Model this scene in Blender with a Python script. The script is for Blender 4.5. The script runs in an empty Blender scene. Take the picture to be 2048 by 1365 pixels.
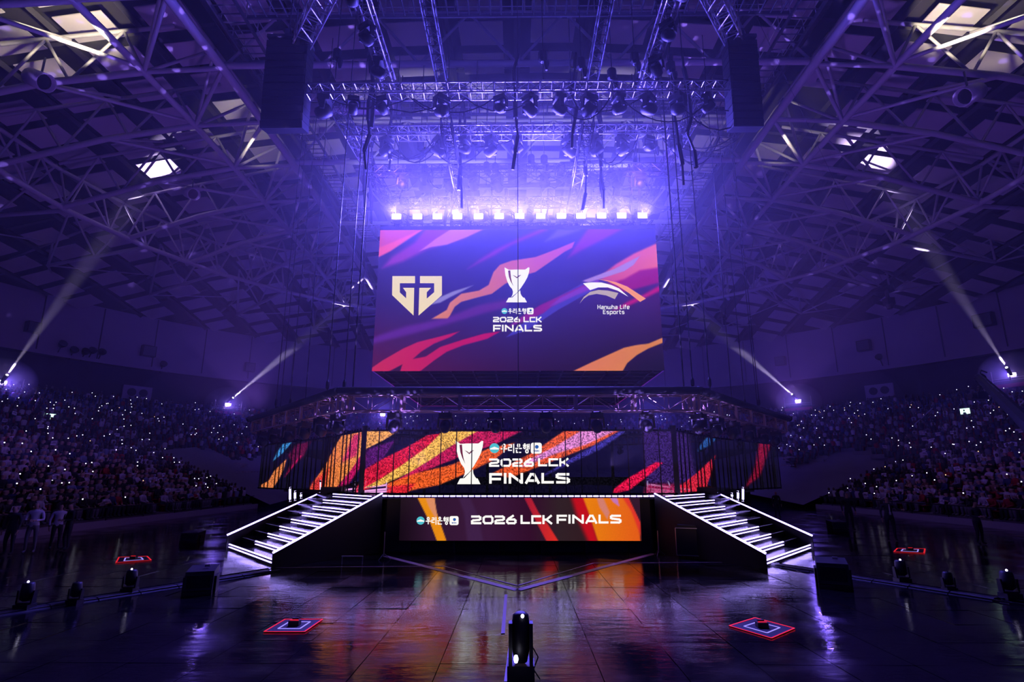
import bpy, bmesh, math, random
import numpy as np
from mathutils import Vector, Matrix, geometry

random.seed(7)
rng = np.random.default_rng(7)
PI = math.pi
R = math.radians
S = bpy.context.scene
COL = S.collection

# ------------------------------------------------------------------ camera, world, exposure
F_PX, PITCH, YAW, CAM_H = 1119.0, R(13.5), R(0.6), 2.8
cam_data = bpy.data.cameras.new('camera')
cam_data.sensor_width = 36.0
cam_data.lens = 36.0 * F_PX / 2048.0
cam_data.clip_end = 500
cam = bpy.data.objects.new('camera', cam_data)
cam.location = (0, 0, CAM_H)
cam.rotation_euler = (PI / 2 + PITCH, 0, YAW)
COL.objects.link(cam)
S.camera = cam
world = bpy.data.worlds.new('world')
S.world = world
world.use_nodes = True
world.node_tree.nodes['Background'].inputs[0].default_value = (0.004, 0.002, 0.012, 1)
world.node_tree.nodes['Background'].inputs[1].default_value = 1.0
S.view_settings.view_transform = 'Standard'
S.view_settings.look = 'None'
S.view_settings.exposure = 0.0
S.view_settings.gamma = 1.0
S.view_settings.use_curve_mapping = False
S.cycles.max_bounces = 4
S.cycles.diffuse_bounces = 1
S.cycles.glossy_bounces = 2
S.cycles.transmission_bounces = 1
S.cycles.volume_bounces = 0
S.cycles.transparent_max_bounces = 6
S.cycles.caustics_reflective = False
S.cycles.caustics_refractive = False
S.cycles.sample_clamp_indirect = 4.0
S.cycles.sample_clamp_direct = 0.0
S.cycles.use_denoising = True
S.cycles.use_adaptive_sampling = True
S.cycles.adaptive_threshold = 0.06
S.cycles.use_light_tree = True

STROBE_COL = (0.12, 0.09, 1.0)
PURPLE = (0.31, 0.12, 1.0)
DEEP = (0.11, 0.07, 1.0)
WARM = (1.0, 0.86, 0.55)

def add_light(kind, loc, target, energy, color, size=0.3, angle=60, blend=0.4, name='wash_fill_light', gobo=None):
    l = bpy.data.lights.new(name, kind)
    l.energy = energy
    l.color = color
    if kind == 'SPOT':
        l.spot_size = R(angle)
        l.spot_blend = blend
        l.shadow_soft_size = size
    elif kind == 'POINT':
        l.shadow_soft_size = size
    elif kind == 'AREA':
        l.shape = 'RECTANGLE'
        l.size, l.size_y = size
        l.spread = R(angle)
    o = bpy.data.objects.new(name, l)
    o.location = loc
    if target is not None:
        d = Vector(target) - Vector(loc)
        o.rotation_euler = d.to_track_quat('-Z', 'Y').to_euler()
    COL.objects.link(o)
    if gobo:
        l.use_nodes = True
        nt = l.node_tree
        em = nt.nodes['Emission']
        tc = nt.nodes.new('ShaderNodeTexCoord')
        vo = nt.nodes.new('ShaderNodeTexVoronoi')
        vo.inputs['Scale'].default_value = gobo
        mr = nt.nodes.new('ShaderNodeMapRange')
        mr.inputs[1].default_value = 0.26
        mr.inputs[2].default_value = 0.20
        mr.inputs[3].default_value = 0.0
        mr.inputs[4].default_value = 1.0
        nt.links.new(tc.outputs['Normal'], vo.inputs['Vector'])
        nt.links.new(vo.outputs['Distance'], mr.inputs[0])
        nt.links.new(mr.outputs[0], em.inputs['Strength'])
    return o

CY = 34.0            # plan centre of the arena, stage and video cube
CUBE_W = 7.13
CUBE_Y = CY - CUBE_W
CUBE_Z0, CUBE_Z1 = 7.75, 15.2
STROBE_Z = 15.78
STROBE_X = [(px - 1036.5) / 1031.0 * (CUBE_Y - 0.25) for px in
            (795, 837, 877, 917, 959, 1000, 1041, 1083, 1124, 1163, 1204, 1244, 1285)]
for i, sx in enumerate(STROBE_X):
    add_light('SPOT', (sx, CUBE_Y - 0.75, STROBE_Z), (sx * 1.6, 0, STROBE_Z + 2), 6500, STROBE_COL, 0.16, 172, 1.0, 'strobe_light')
# washes added near the flown rig and ring truss, with warm and gobo lamps
for sx in (-1, 1):
    add_light('SPOT', (sx * 6.0, 26, 17.6), (sx * 22, 44, 27), 1500, (0.2, 0.08, 1.0), 0.4, 150, 1.0)
    add_light('SPOT', (sx * 14, 30, 6.2), (sx * 34, 36, 27), 2600, PURPLE, 0.4, 140, 1.0)
    add_light('SPOT', (sx * 9, 21, 6.2), (sx * 26, 16, 28), 1800, PURPLE, 0.4, 130, 1.0)
    add_light('SPOT', (sx * 17, 36, 20), (sx * 38, 50, 3), 900, (0.3, 0.16, 1.0), 0.4, 120, 1.0)
    add_light('SPOT', (sx * 12, 22, 19), (sx * 30, 36, 0), 900, (0.35, 0.2, 1.0), 0.4, 80, 1.0)
    add_light('SPOT', (sx * 20.5, 23, 23.2), (sx * 27, 26, 30), 5200, WARM, 0.2, 58, 0.25, 'warm_light')
    add_light('SPOT', (sx * 17.5, 33, 23.2), (sx * 20, 38, 30), 900, WARM, 0.2, 60, 0.3, 'warm_light')
    add_light('SPOT', (sx * 5, 33, 17.4), (sx * 7, 42, 30), 3500, (0.8, 0.75, 1.0), 0.2, 75, 0.3)
    add_light('SPOT', (sx * 3, 19, 3.0), (sx * 26, 30, 27), 60000, (0.3, 0.18, 1.0), 0.05, 70, 0.4, 'gobo_light', gobo=34)
for sx in (-1, 1):
    add_light('SPOT', (sx * 12, 50, 8), (sx * 16, 72, 13), 8000, DEEP, 0.4, 155, 1.0)  # added without a fixture, brightens the blue haze behind the stage
    add_light('SPOT', (sx * 5, 12.5, 0.9), (sx * 7, 22, 5.4), 420, (1.0, 0.55, 0.62), 0.1, 60, 0.8)  # added floor uplight without a fixture, puts warm highlights on the truss steel

# ------------------------------------------------------------------ maths helpers
cp, sp = math.cos(PITCH), math.sin(PITCH)
def ray(px, py):
    """direction of a photograph pixel in the world (yaw folded in)"""
    a, b = px - 1024.0, 682.5 - py
    d = Vector((a, F_PX * cp - b * sp, F_PX * sp + b * cp))
    c, s = math.cos(YAW), math.sin(YAW)
    return Vector((d.x * c - d.y * s, d.x * s + d.y * c, d.z))
def at(px, py, Y):
    d = ray(px, py); k = Y / d.y
    return Vector((d.x * k, Y, CAM_H + d.z * k))
def atz(px, py, z):
    d = ray(px, py); k = (z - CAM_H) / d.z
    return Vector((d.x * k, d.y * k, z))
def atr(px, py, rad):
    d = ray(px, py)
    A = d.x ** 2 + d.y ** 2; B = -2 * CY * d.y; C = CY * CY - rad * rad
    k = (-B + math.sqrt(B * B - 4 * A * C)) / (2 * A)
    return Vector((d.x * k, d.y * k, CAM_H + d.z * k))
def project(P):
    """world points (n,3) to photograph pixels"""
    c, s = math.cos(-YAW), math.sin(-YAW)
    X = P[:, 0] * c - P[:, 1] * s; Y = P[:, 0] * s + P[:, 1] * c; Z = P[:, 2] - CAM_H
    d = Y * cp + Z * sp; u = -Y * sp + Z * cp
    return 1024 + F_PX * X / d, 682.5 - F_PX * u / d
def lin(c):
    return tuple(((v / 255.0) / 12.92 if v / 255.0 <= 0.04045 else ((v / 255.0 + 0.055) / 1.055) ** 2.4) for v in c)
def linA(a):
    a = a / 255.0
    return np.where(a <= 0.04045, a / 12.92, ((a + 0.055) / 1.055) ** 2.4)

# ------------------------------------------------------------------ materials
MATS = {}
def mat(name, rgb=(0.1, 0.1, 0.1), rough=0.6, metal=0.0, emit=None, strength=0.0, noise=0.0, scale=8.0, sample=True, spec=0.5):
    if name in MATS: return MATS[name]
    m = bpy.data.materials.new(name); m.use_nodes = True
    nt = m.node_tree; b = nt.nodes['Principled BSDF']
    b.inputs['Base Color'].default_value = (*rgb, 1)
    b.inputs['Roughness'].default_value = rough
    b.inputs['Metallic'].default_value = metal
    b.inputs['Specular IOR Level'].default_value = spec
    if emit:
        b.inputs['Emission Color'].default_value = (*emit, 1)
        b.inputs['Emission Strength'].default_value = strength
        if not sample: m.cycles.emission_sampling = 'NONE'
    if noise:
        n = nt.nodes.new('ShaderNodeTexNoise'); n.inputs['Scale'].default_value = scale
        n.inputs['Detail'].default_value = 4
        mx = nt.nodes.new('ShaderNodeMix'); mx.data_type = 'RGBA'
        mx.inputs['A'].default_value = (*[v * (1 - noise) for v in rgb], 1)
        mx.inputs['B'].default_value = (*[min(1, v * (1 + noise)) for v in rgb], 1)
        tc = nt.nodes.new('ShaderNodeTexCoord')
        nt.links.new(tc.outputs['Object'], n.inputs['Vector'])
        nt.links.new(n.outputs['Fac'], mx.inputs['Factor'])
        nt.links.new(mx.outputs['Result'], b.inputs['Base Color'])
    MATS[name] = m
    return m

M_black = mat('matt_black', (0.006, 0.006, 0.007), 0.55, noise=0.3)
M_gloss = mat('gloss_black', (0.01, 0.01, 0.012), 0.15)
M_alu = mat('aluminium_tube', (0.50, 0.48, 0.50), 0.35, 0.85, noise=0.15)
M_dalu = mat('dark_rig_metal', (0.10, 0.10, 0.12), 0.45, 0.6, noise=0.2)
M_white_steel = mat('painted_roof_steel', (0.40, 0.38, 0.42), 0.5, 0.0, noise=0.12, scale=3)
M_deck = mat('dark_roof_deck', (0.028, 0.024, 0.034), 0.9, noise=0.2, scale=0.8)
M_purlin = mat('roof_purlin_steel', (0.05, 0.045, 0.055), 0.8, noise=0.2)
M_wall = mat('painted_upper_wall', (0.34, 0.30, 0.38), 0.85, noise=0.08, scale=0.4)
M_conc = mat('dark_concourse_wall', (0.06, 0.055, 0.07), 0.9, noise=0.15, scale=0.6)
M_step = mat('stand_concrete', (0.16, 0.15, 0.17), 0.85, noise=0.2, scale=2)
M_tarp = mat('dark_blue_seat_cover', (0.22, 0.20, 0.26), 0.7, noise=0.1, scale=1)
M_glass_lens = mat('lens_glass', (0.03, 0.03, 0.05), 0.05, spec=0.8)
M_hot = mat('lit_lens', (0.8, 0.8, 0.8), 0.3, emit=(0.75, 0.7, 1.0), strength=8, sample=False)
M_led = mat('white_led_strip', (0.8, 0.8, 0.8), 0.4, emit=(0.36, 0.27, 1.0), strength=8)
M_ledthin = mat('thin_led_strip', (0.8, 0.8, 0.8), 0.4, emit=(0.6, 0.55, 1.0), strength=2.5, sample=False)
M_edge = mat('deck_edge_led', (0.8, 0.8, 0.8), 0.4, emit=(0.42, 0.32, 1.0), strength=20)
M_floodface = mat('flood_face_glow', (0.8, 0.8, 0.8), 0.4, emit=(0.6, 0.42, 1.0), strength=70, sample=False)
M_strobe = mat('strobe_face', (0.8, 0.8, 0.8), 0.4, emit=(0.75, 0.55, 1.0), strength=30, sample=False)
M_white_ink = mat('white_led_lettering', (0, 0, 0), 0.5, emit=(1.0, 0.97, 0.93), strength=1.0, sample=False, spec=0)
M_cream_ink = mat('cream_led_lettering', (0, 0, 0), 0.5, emit=lin((243, 222, 176)), strength=1.0, sample=False, spec=0)
M_orange_ink = mat('orange_led_lettering', (0, 0, 0), 0.5, emit=lin((250, 155, 95)), strength=1.0, sample=False, spec=0)
M_grey_ink = mat('grey_led_lettering', (0, 0, 0), 0.5, emit=lin((190, 170, 160)), strength=1.0, sample=False, spec=0)
M_teal_ink = mat('teal_led_lettering', (0, 0, 0), 0.5, emit=lin((80, 190, 205)), strength=1.0, sample=False, spec=0)
M_blue_ink = mat('blue_led_lettering', (0, 0, 0), 0.5, emit=lin((40, 90, 170)), strength=1.0, sample=False, spec=0)
M_dark_ink = mat('dark_led_area', (0, 0, 0), 0.5, emit=lin((110, 30, 60)), strength=1.0, sample=False, spec=0)
M_red_line = mat('red_led_line', (0.3, 0, 0), 0.5, emit=(1.0, 0.02, 0.03), strength=0.7, sample=False)
M_lilac_line = mat('lilac_led_line', (0.3, 0.3, 0.4), 0.5, emit=(0.35, 0.28, 0.85), strength=1.0, sample=False)
M_phone = mat('phone_torch', (0.5, 0.5, 0.5), 0.5, emit=(0.8, 0.78, 1.0), strength=4.0, sample=False)
M_phone_warm = mat('phone_warm_glow', (0.5, 0.4, 0.3), 0.5, emit=(1.0, 0.6, 0.3), strength=2.0, sample=False)
M_exit = mat('lit_exit_sign', (0.5, 0.6, 0.5), 0.5, emit=(0.65, 1.0, 0.85), strength=1.6, sample=False)
M_skin = mat('skin', (0.42, 0.26, 0.19), 0.6)
M_hair = mat('black_hair', (0.015, 0.012, 0.012), 0.5)
M_trouser = mat('dark_trousers', (0.02, 0.02, 0.03), 0.8)
M_denim = mat('grey_trousers', (0.16, 0.15, 0.18), 0.8)
M_card = mat('white_card', (0.75, 0.72, 0.78), 0.7)
M_tape = mat('pale_floor_tape', (0.24, 0.16, 0.14), 0.5)
M_kerb = mat('pale_kerb', (0.4, 0.36, 0.42), 0.7, noise=0.1)
M_redseat = mat('red_seat_plastic', (0.22, 0.012, 0.02), 0.45)
M_blueseat = mat('blue_seat_plastic', (0.06, 0.10, 0.30), 0.45)

def cloth_mat():
    m = bpy.data.materials.new('clothing'); m.use_nodes = True
    nt = m.node_tree; b = nt.nodes['Principled BSDF']; b.inputs['Roughness'].default_value = 0.85
    oi = nt.nodes.new('ShaderNodeObjectInfo')
    nt.links.new(oi.outputs['Color'], b.inputs['Base Color'])
    return m
M_cloth = cloth_mat()
def attr_mat(name, rough=0.85):
    m = bpy.data.materials.new(name); m.use_nodes = True
    nt = m.node_tree; b = nt.nodes['Principled BSDF']; b.inputs['Roughness'].default_value = rough
    a = nt.nodes.new('ShaderNodeAttribute'); a.attribute_name = 'col'
    nt.links.new(a.outputs['Color'], b.inputs['Base Color'])
    return m
M_crowd = attr_mat('mixed_clothing')

def screen_mat(name, mesh_screen=False):
    m = bpy.data.materials.new(name); m.use_nodes = True
    m.cycles.emission_sampling = 'NONE'
    nt = m.node_tree; nt.nodes.clear(); N = nt.nodes.new; L = nt.links.new
    out = N('ShaderNodeOutputMaterial'); a = N('ShaderNodeAttribute'); a.attribute_name = 'col'
    em = N('ShaderNodeEmission')
    geo = N('ShaderNodeNewGeometry')
    if not mesh_screen:
        wn = N('ShaderNodeTexNoise'); wn.inputs['Scale'].default_value = 22; wn.inputs['Detail'].default_value = 2
        mr = N('ShaderNodeMapRange'); mr.inputs[3].default_value = 0.9; mr.inputs[4].default_value = 1.1
        L(geo.outputs['Position'], wn.inputs['Vector']); L(wn.outputs['Fac'], mr.inputs[0])
        L(a.outputs['Color'], em.inputs[0]); L(mr.outputs[0], em.inputs[1])
        gl = N('ShaderNodeBsdfGlossy'); gl.inputs['Roughness'].default_value = 0.4; gl.inputs['Color'].default_value = (0.02, 0.02, 0.02, 1)
        ad = N('ShaderNodeAddShader'); L(em.outputs[0], ad.inputs[0]); L(gl.outputs[0], ad.inputs[1])
        L(ad.outputs[0], out.inputs[0])
    else:
        sn = N('ShaderNodeVectorMath'); sn.operation = 'SNAP'; sn.inputs[1].default_value = (.045, 50, .045)
        wn = N('ShaderNodeTexWhiteNoise'); wn.noise_dimensions = '3D'; L(geo.outputs['Position'], sn.inputs[0]); L(sn.outputs[0], wn.inputs['Vector'])
        sep = N('ShaderNodeSeparateColor'); L(wn.outputs['Color'], sep.inputs[0])
        mr = N('ShaderNodeMapRange'); mr.inputs[1].default_value = 0.0; mr.inputs[2].default_value = 1.0
        mr.inputs[3].default_value = 0.3; mr.inputs[4].default_value = 1.7
        L(sep.outputs[0], mr.inputs[0]); L(a.outputs['Color'], em.inputs[0]); L(mr.outputs[0], em.inputs[1])
        tr = N('ShaderNodeBsdfTransparent'); mx = N('ShaderNodeMixShader')
        L(a.outputs['Alpha'], mx.inputs[0]); L(tr.outputs[0], mx.inputs[1]); L(em.outputs[0], mx.inputs[2])
        L(mx.outputs[0], out.inputs[0])
    return m
M_screen = screen_mat('led_screen_picture')
M_mesh_screen = screen_mat('transparent_led_mesh_picture', True)

def floor_mat():
    m = bpy.data.materials.new('wet_black_floor'); m.use_nodes = True
    nt = m.node_tree; N = nt.nodes.new; L = nt.links.new; b = nt.nodes['Principled BSDF']
    geo = N('ShaderNodeNewGeometry')
    n = N('ShaderNodeTexNoise'); n.inputs['Scale'].default_value = 0.8; n.inputs['Detail'].default_value = 5
    mr = N('ShaderNodeMapRange'); mr.inputs[1].default_value = 0.35; mr.inputs[2].default_value = 0.65
    mr.inputs[3].default_value = 0.02; mr.inputs[4].default_value = 0.22
    L(geo.outputs['Position'], n.inputs['Vector']); L(n.outputs['Fac'], mr.inputs[0]); L(mr.outputs[0], b.inputs['Roughness'])
    cr = N('ShaderNodeMapRange'); cr.inputs[3].default_value = 0.004; cr.inputs[4].default_value = 0.012
    L(n.outputs['Fac'], cr.inputs[0]); L(cr.outputs[0], b.inputs['Base Color'])
    mp = N('ShaderNodeMapping'); mp.inputs['Scale'].default_value = (0.9, 2.4, 1)
    n2 = N('ShaderNodeTexNoise'); n2.inputs['Scale'].default_value = 1.6; n2.inputs['Detail'].default_value = 6; n2.inputs['Roughness'].default_value = 0.6
    bp = N('ShaderNodeBump'); bp.inputs['Strength'].default_value = 0.35; bp.inputs['Distance'].default_value = 0.02
    L(geo.outputs['Position'], mp.inputs['Vector']); L(mp.outputs[0], n2.inputs['Vector']); L(n2.outputs['Fac'], bp.inputs['Height'])
    L(bp.outputs[0], b.inputs['Normal'])
    b.inputs['Specular IOR Level'].default_value = 0.42
    return m
M_floor = floor_mat()

# ------------------------------------------------------------------ object helpers
def tag(o, label=None, cat=None, group=None, kind=None):
    if label: o['label'] = label
    if cat: o['category'] = cat
    if group: o['group'] = group
    if kind: o['kind'] = kind
    return o
def empty(name, loc=(0, 0, 0), rz=0.0, **k):
    o = bpy.data.objects.new(name, None); o.location = loc; o.rotation_euler = (0, 0, rz); o.empty_display_size = 0.2
    COL.objects.link(o); tag(o, **k); return o

class MB:
    def __init__(s): s.v = []; s.f = []; s.m = []
    def add(s, vs, fs, mi=0):
        b = len(s.v); s.v += [tuple(v) for v in vs]; s.f += [tuple(i + b for i in f) for f in fs]; s.m += [mi] * len(fs)
    def box(s, c, d, rot=None, mi=0):
        c = Vector(c); hx, hy, hz = d[0] / 2, d[1] / 2, d[2] / 2
        vs = [Vector((x, y, z)) for x in (-hx, hx) for y in (-hy, hy) for z in (-hz, hz)]
        if rot is not None: vs = [rot @ v for v in vs]
        s.add([v + c for v in vs], [(0, 1, 3, 2), (4, 6, 7, 5), (0, 4, 5, 1), (2, 3, 7, 6), (0, 2, 6, 4), (1, 5, 7, 3)], mi)
    def tube(s, p, q, r, n=6, r2=None, mi=0, cap=True):
        p, q = Vector(p), Vector(q); d = q - p
        if d.length < 1e-6: return
        Q = d.to_track_quat('Z', 'Y'); r2 = r if r2 is None else r2
        a = [p + Q @ Vector((r * math.cos(2 * PI * i / n), r * math.sin(2 * PI * i / n), 0)) for i in range(n)]
        b = [q + Q @ Vector((r2 * math.cos(2 * PI * i / n), r2 * math.sin(2 * PI * i / n), 0)) for i in range(n)]
        fs = [(i, (i + 1) % n, n + (i + 1) % n, n + i) for i in range(n)]
        if cap: fs += [tuple(range(n - 1, -1, -1)), tuple(range(n, 2 * n))]
        s.add(a + b, fs, mi)
    def lathe(s, c, prof, n=12, rot=None, mi=0):
        c = Vector(c); vs = []
        for (r, z) in prof:
            for i in range(n):
                v = Vector((r * math.cos(2 * PI * i / n), r * math.sin(2 * PI * i / n), z))
                vs.append((rot @ v if rot is not None else v) + c)
        fs = []
        for k in range(len(prof) - 1):
            for i in range(n): fs.append((k * n + i, k * n + (i + 1) % n, (k + 1) * n + (i + 1) % n, (k + 1) * n + i))
        fs.append(tuple(range(n - 1, -1, -1))); fs.append(tuple(range((len(prof) - 1) * n, len(prof) * n)))
        s.add(vs, fs, mi)
    def poly(s, pts, mi=0):
        tris = geometry.tessellate_polygon([[Vector(p) for p in pts]])
        s.add(pts, [tuple(t) for t in tris], mi)
    def prism(s, pts, off, mi=0):
        """polygon extruded by the vector off"""
        n = len(pts); P = [Vector(p) for p in pts]; Q = [p + Vector(off) for p in P]
        tris = geometry.tessellate_polygon([P])
        s.add(P + Q, [tuple(t) for t in tris] + [tuple(i + n for i in reversed(t)) for t in tris] + [(i, (i + 1) % n, n + (i + 1) % n, n + i) for i in range(n)], mi)
    def mesh(s, name, mats, smooth=False):
        me = bpy.data.meshes.new(name); me.from_pydata(s.v, [], s.f)
        for m in (mats if isinstance(mats, (list, tuple)) else [mats]): me.materials.append(m)
        if max(s.m, default=0): me.polygons.foreach_set('material_index', s.m)
        if smooth: me.polygons.foreach_set('use_smooth', [True] * len(s.f))
        me.update(); return me
    def build(s, name, mats, parent=None, smooth=False, **k):
        o = bpy.data.objects.new(name, s.mesh(name, mats, smooth)); COL.objects.link(o); o.parent = parent; tag(o, **k); return o
def obj_of(name, me, parent=None, **k):
    o = bpy.data.objects.new(name, me); COL.objects.link(o); o.parent = parent; tag(o, **k); return o
def copy_tree(o, parent=None):
    c = o.copy(); COL.objects.link(c); c.parent = parent
    for ch in [x for x in KIDS.get(o.name, [])]: copy_tree(ch, c)
    return c
KIDS = {}
def remember(root):
    def rec(o):
        KIDS[o.name] = [c for c in ALLK if c.parent == o]
        for c in KIDS[o.name]: rec(c)
    ALLK = list(COL.objects); rec(root)
def numpy_mesh(name, V, F, mat_, colors=None):
    me = bpy.data.meshes.new(name)
    V = np.asarray(V, np.float32); F = np.asarray(F, np.int32); k = F.shape[1]
    me.vertices.add(len(V)); me.vertices.foreach_set('co', V.ravel())
    me.loops.add(F.size); me.loops.foreach_set('vertex_index', F.ravel())
    me.polygons.add(len(F)); me.polygons.foreach_set('loop_start', np.arange(0, F.size, k, dtype=np.int32))
    me.update(calc_edges=True)
    if colors is not None:
        a = me.color_attributes.new('col', 'FLOAT_COLOR', 'POINT'); a.data.foreach_set('color', np.asarray(colors, np.float32).ravel())
    me.materials.append(mat_); me.validate(); return me

# unit strut shared by every strut of the roof
_u = MB(); _u.tube((0, 0, 0), (0, 0, 1), 1.0, 7)
STRUT = {}
def strut(p, q, r, parent, m=M_white_steel, name='strut'):
    if m.name not in STRUT: STRUT[m.name] = _u.mesh('strut', m, True)
    o = bpy.data.objects.new(name, STRUT[m.name]); p, q = Vector(p), Vector(q); d = q - p
    o.rotation_mode = 'QUATERNION'; o.rotation_quaternion = d.to_track_quat('Z', 'Y'); o.location = p; o.scale = (r, r, d.length)
    COL.objects.link(o); o.parent = parent; return o

# ------------------------------------------------------------------ THE SETTING
mb = MB(); n = 72
mb.add([(0, CY, -0.1)] + [(57 * math.cos(2 * PI * i / n), CY + 57 * math.sin(2 * PI * i / n), -0.1) for i in range(n)],
       [(0, 1 + i, 1 + (i + 1) % n) for i in range(n)])
floor = mb.build('floor', M_floor, kind='structure', label='glossy wet-looking black arena floor')
# the large floor sheet around the tiles
TX0, TX1, TY0, TY1, TP = -14.4, 14.4, 5.84, 21.44, 1.2
def plate(x0, y0, x1, y1):
    m = MB(); m.box(((x0 + x1) / 2, (y0 + y1) / 2, -0.05), (x1 - x0, y1 - y0, 0.1)); return m.build('floor_sheet', M_floor, floor)
for q in ((-30, -12, -14.4, 62), (14.4, -12, 30, 62), (-14.4, -12, 14.4, 5.84), (-14.4, 21.44, 14.4, 62)): plate(*q)
tm = MB(); tm.box((0, 0, -0.05), (TP - 0.012, TP - 0.012, 0.1)); tmesh = tm.mesh('floor_tile', M_floor)
ny = int(round((TY1 - TY0) / TP)); nx = int(round((TX1 - TX0) / TP))
for j in range(ny):
    for i in range(nx):
        o = obj_of('floor_tile', tmesh, floor)
        o.location = (TX0 + (i + 0.5) * TP, TY0 + (j + 0.5) * TP, random.uniform(-0.003, 0.0))
        o.rotation_euler = (random.gauss(0, 0.0035), random.gauss(0, 0.0035), 0)

def ring_wall(name, R0, z0, R1, z1, m, n=96, **k):
    mb = MB()
    vs = []
    for i in range(n):
        a = 2 * PI * i / n; vs += [(R0 * math.sin(a), CY + R0 * math.cos(a), z0), (R1 * math.sin(a), CY + R1 * math.cos(a), z1)]
    mb.add(vs, [(2 * i, 2 * ((i + 1) % n), 2 * ((i + 1) % n) + 1, 2 * i + 1) for i in range(n)])
    return mb.build(name, m, **k)
ring_wall('wall_upper', 55, 15.4, 55, 21.6, M_wall, kind='structure', label='pale curved upper arena wall washed in violet light')
ring_wall('wall_concourse', 57, -0.1, 57, 15.6, M_conc, kind='structure', label='dark curved wall behind the top rows of the stands')
t1 = ring_wall('trim_ledge', 54.3, 15.1, 57, 15.4, M_conc, kind='structure', label='dark ledge running round under the pale upper wall')
ring_wall('trim_fascia', 54.3, 15.1, 54.3, 15.5, M_wall, kind='structure', label='thin pale fascia strip along the ledge')

def roof_z(x, y):
    r2 = x * x + (y - CY) ** 2
    return 31.0 - 9.6 * r2 / (55.0 ** 2)
# roof deck
mb = MB(); rings = 14; n = 96; vs = [(0, CY, roof_z(0, CY) + 0.25)]; fs = []
for k in range(1, rings + 1):
    rr = 56 * k / rings
    for i in range(n):
        a = 2 * PI * i / n; x, y = rr * math.sin(a), CY + rr * math.cos(a); vs.append((x, y, roof_z(x, y) + 0.25))
for i in range(n): fs.append((0, 1 + (i + 1) % n, 1 + i))
for k in range(rings - 1):
    for i in range(n): a = 1 + k * n; fs.append((a + i, a + (i + 1) % n, a + n + (i + 1) % n, a + n + i))
mb.add(vs, fs)
ceiling = mb.build('ceiling', M_deck, kind='structure', label='dark domed roof deck hung with pale square panels')
# ceiling panels: an axis-aligned grid
panels = []
for i in range(-12, 13):
    for j in range(-19, 20):
        x = (i + 0.5) * 4.5 + 0.0; y = CY + (j + 0.5) * 2.8
        if x * x + (y - CY) ** 2 > 53 ** 2: continue
        if random.random() < 0.03: continue
        px, py = project(np.array([[x, y, roof_z(x, y)]]))
        d = math.hypot(x, y)
        vis = (y > 1) and (-120 < px[0] < 2170) and (py[0] > -140) and py[0] < 700
        panels.append((0 if vis else 1, d, x, y))
panels.sort()
M_panel = mat('pale_ceiling_panel', (0.52, 0.46, 0.52), 0.8, noise=0.12, scale=0.5)
pm = MB(); pm.box((0, 0, 0), (2.75, 2.0, 0.06)); pmesh = pm.mesh('ceiling_panel', M_panel)
rest = MB()
for k, (nv, d, x, y) in enumerate(panels):
    z = roof_z(x, y) - 0.9
    gx = -9.6 * 2 * x / 3025; gy = -9.6 * 2 * (y - CY) / 3025
    nrm = Vector((-gx, -gy, 1)).normalized(); q = Vector((0, 0, 1)).rotation_difference(nrm)
    if k < 300:
        o = obj_of('ceiling_panel', pmesh, ceiling); o.location = (x, y, z + random.uniform(-0.08, 0.08))
        o.rotation_mode = 'QUATERNION'; o.rotation_quaternion = q
    else:
        rest.box((x, y, z), (2.75, 2.0, 0.06), q.to_matrix())
if rest.v: rest.build('ceiling_panel_field', M_panel, ceiling, kind='stuff')
# purlins (dark, above the panels), one joined field
pu = MB()
for i in range(-12, 13):
    x = i * 4.5; ext = math.sqrt(max(0, 54 ** 2 - x * x)); ys = np.linspace(CY - ext, CY + ext, 14)
    for a, b in zip(ys[:-1], ys[1:]): pu.tube((x, a, roof_z(x, a) - 0.45), (x, b, roof_z(x, b) - 0.45), 0.22, 4, cap=False)
for j in range(-18, 19, 2):
    y = CY + j * 2.8; ext = math.sqrt(max(0, 54 ** 2 - (y - CY) ** 2)); xs = np.linspace(-ext, ext, 14)
    for a, b in zip(xs[:-1], xs[1:]): pu.tube((a, y, roof_z(a, y) - 0.3), (b, y, roof_z(b, y) - 0.3), 0.14, 4, cap=False)
pu.build('purlin_field', M_purlin, ceiling, kind='stuff')

# ---- roof steelwork
RR, RZ = 33.4, 21.8      # lower ring chord
GX0, GX1, GZ, GT = 16.4, 20.8, 25.0, 28.6
def ring_pt(a, r=RR, z=RZ): return Vector((r * math.sin(a), CY + r * math.cos(a), z))
ring = empty('ring_girder', (0, CY, RZ), kind='structure', label='pale lattice ring girder circling under the roof')
NS = 30
def rel(root, p): return Vector(p) - root.location
for k in range(NS):
    a0, a1, am = 2 * PI * k / NS, 2 * PI * (k + 1) / NS, 2 * PI * (k + .5) / NS
    p0, p1 = ring_pt(a0), ring_pt(a1); u0, u1, um = ring_pt(a0, RR + 1.2, 25.2), ring_pt(a1, RR + 1.2, 25.2), ring_pt(am, RR + 1.2, 25.2)
    if (p0.y < -4 and p1.y < -4): continue
    strut(rel(ring, p0), rel(ring, p1), 0.2, ring, name='chord')
    strut(rel(ring, u0), rel(ring, u1), 0.15, ring, name='upper_chord')
    q0, q1, q2 = p0.lerp(p1, .25), p0.lerp(p1, .5), p0.lerp(p1, .75)
    for s_, e_ in ((p0, u0), (p0, u0.lerp(u1, .25)), (q1, u0.lerp(u1, .25)), (q1, um), (q1, u0.lerp(u1, .75)), (p1, u0.lerp(u1, .75))):
        strut(rel(ring, s_), rel(ring, e_), 0.085, ring, name='web_strut')
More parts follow.
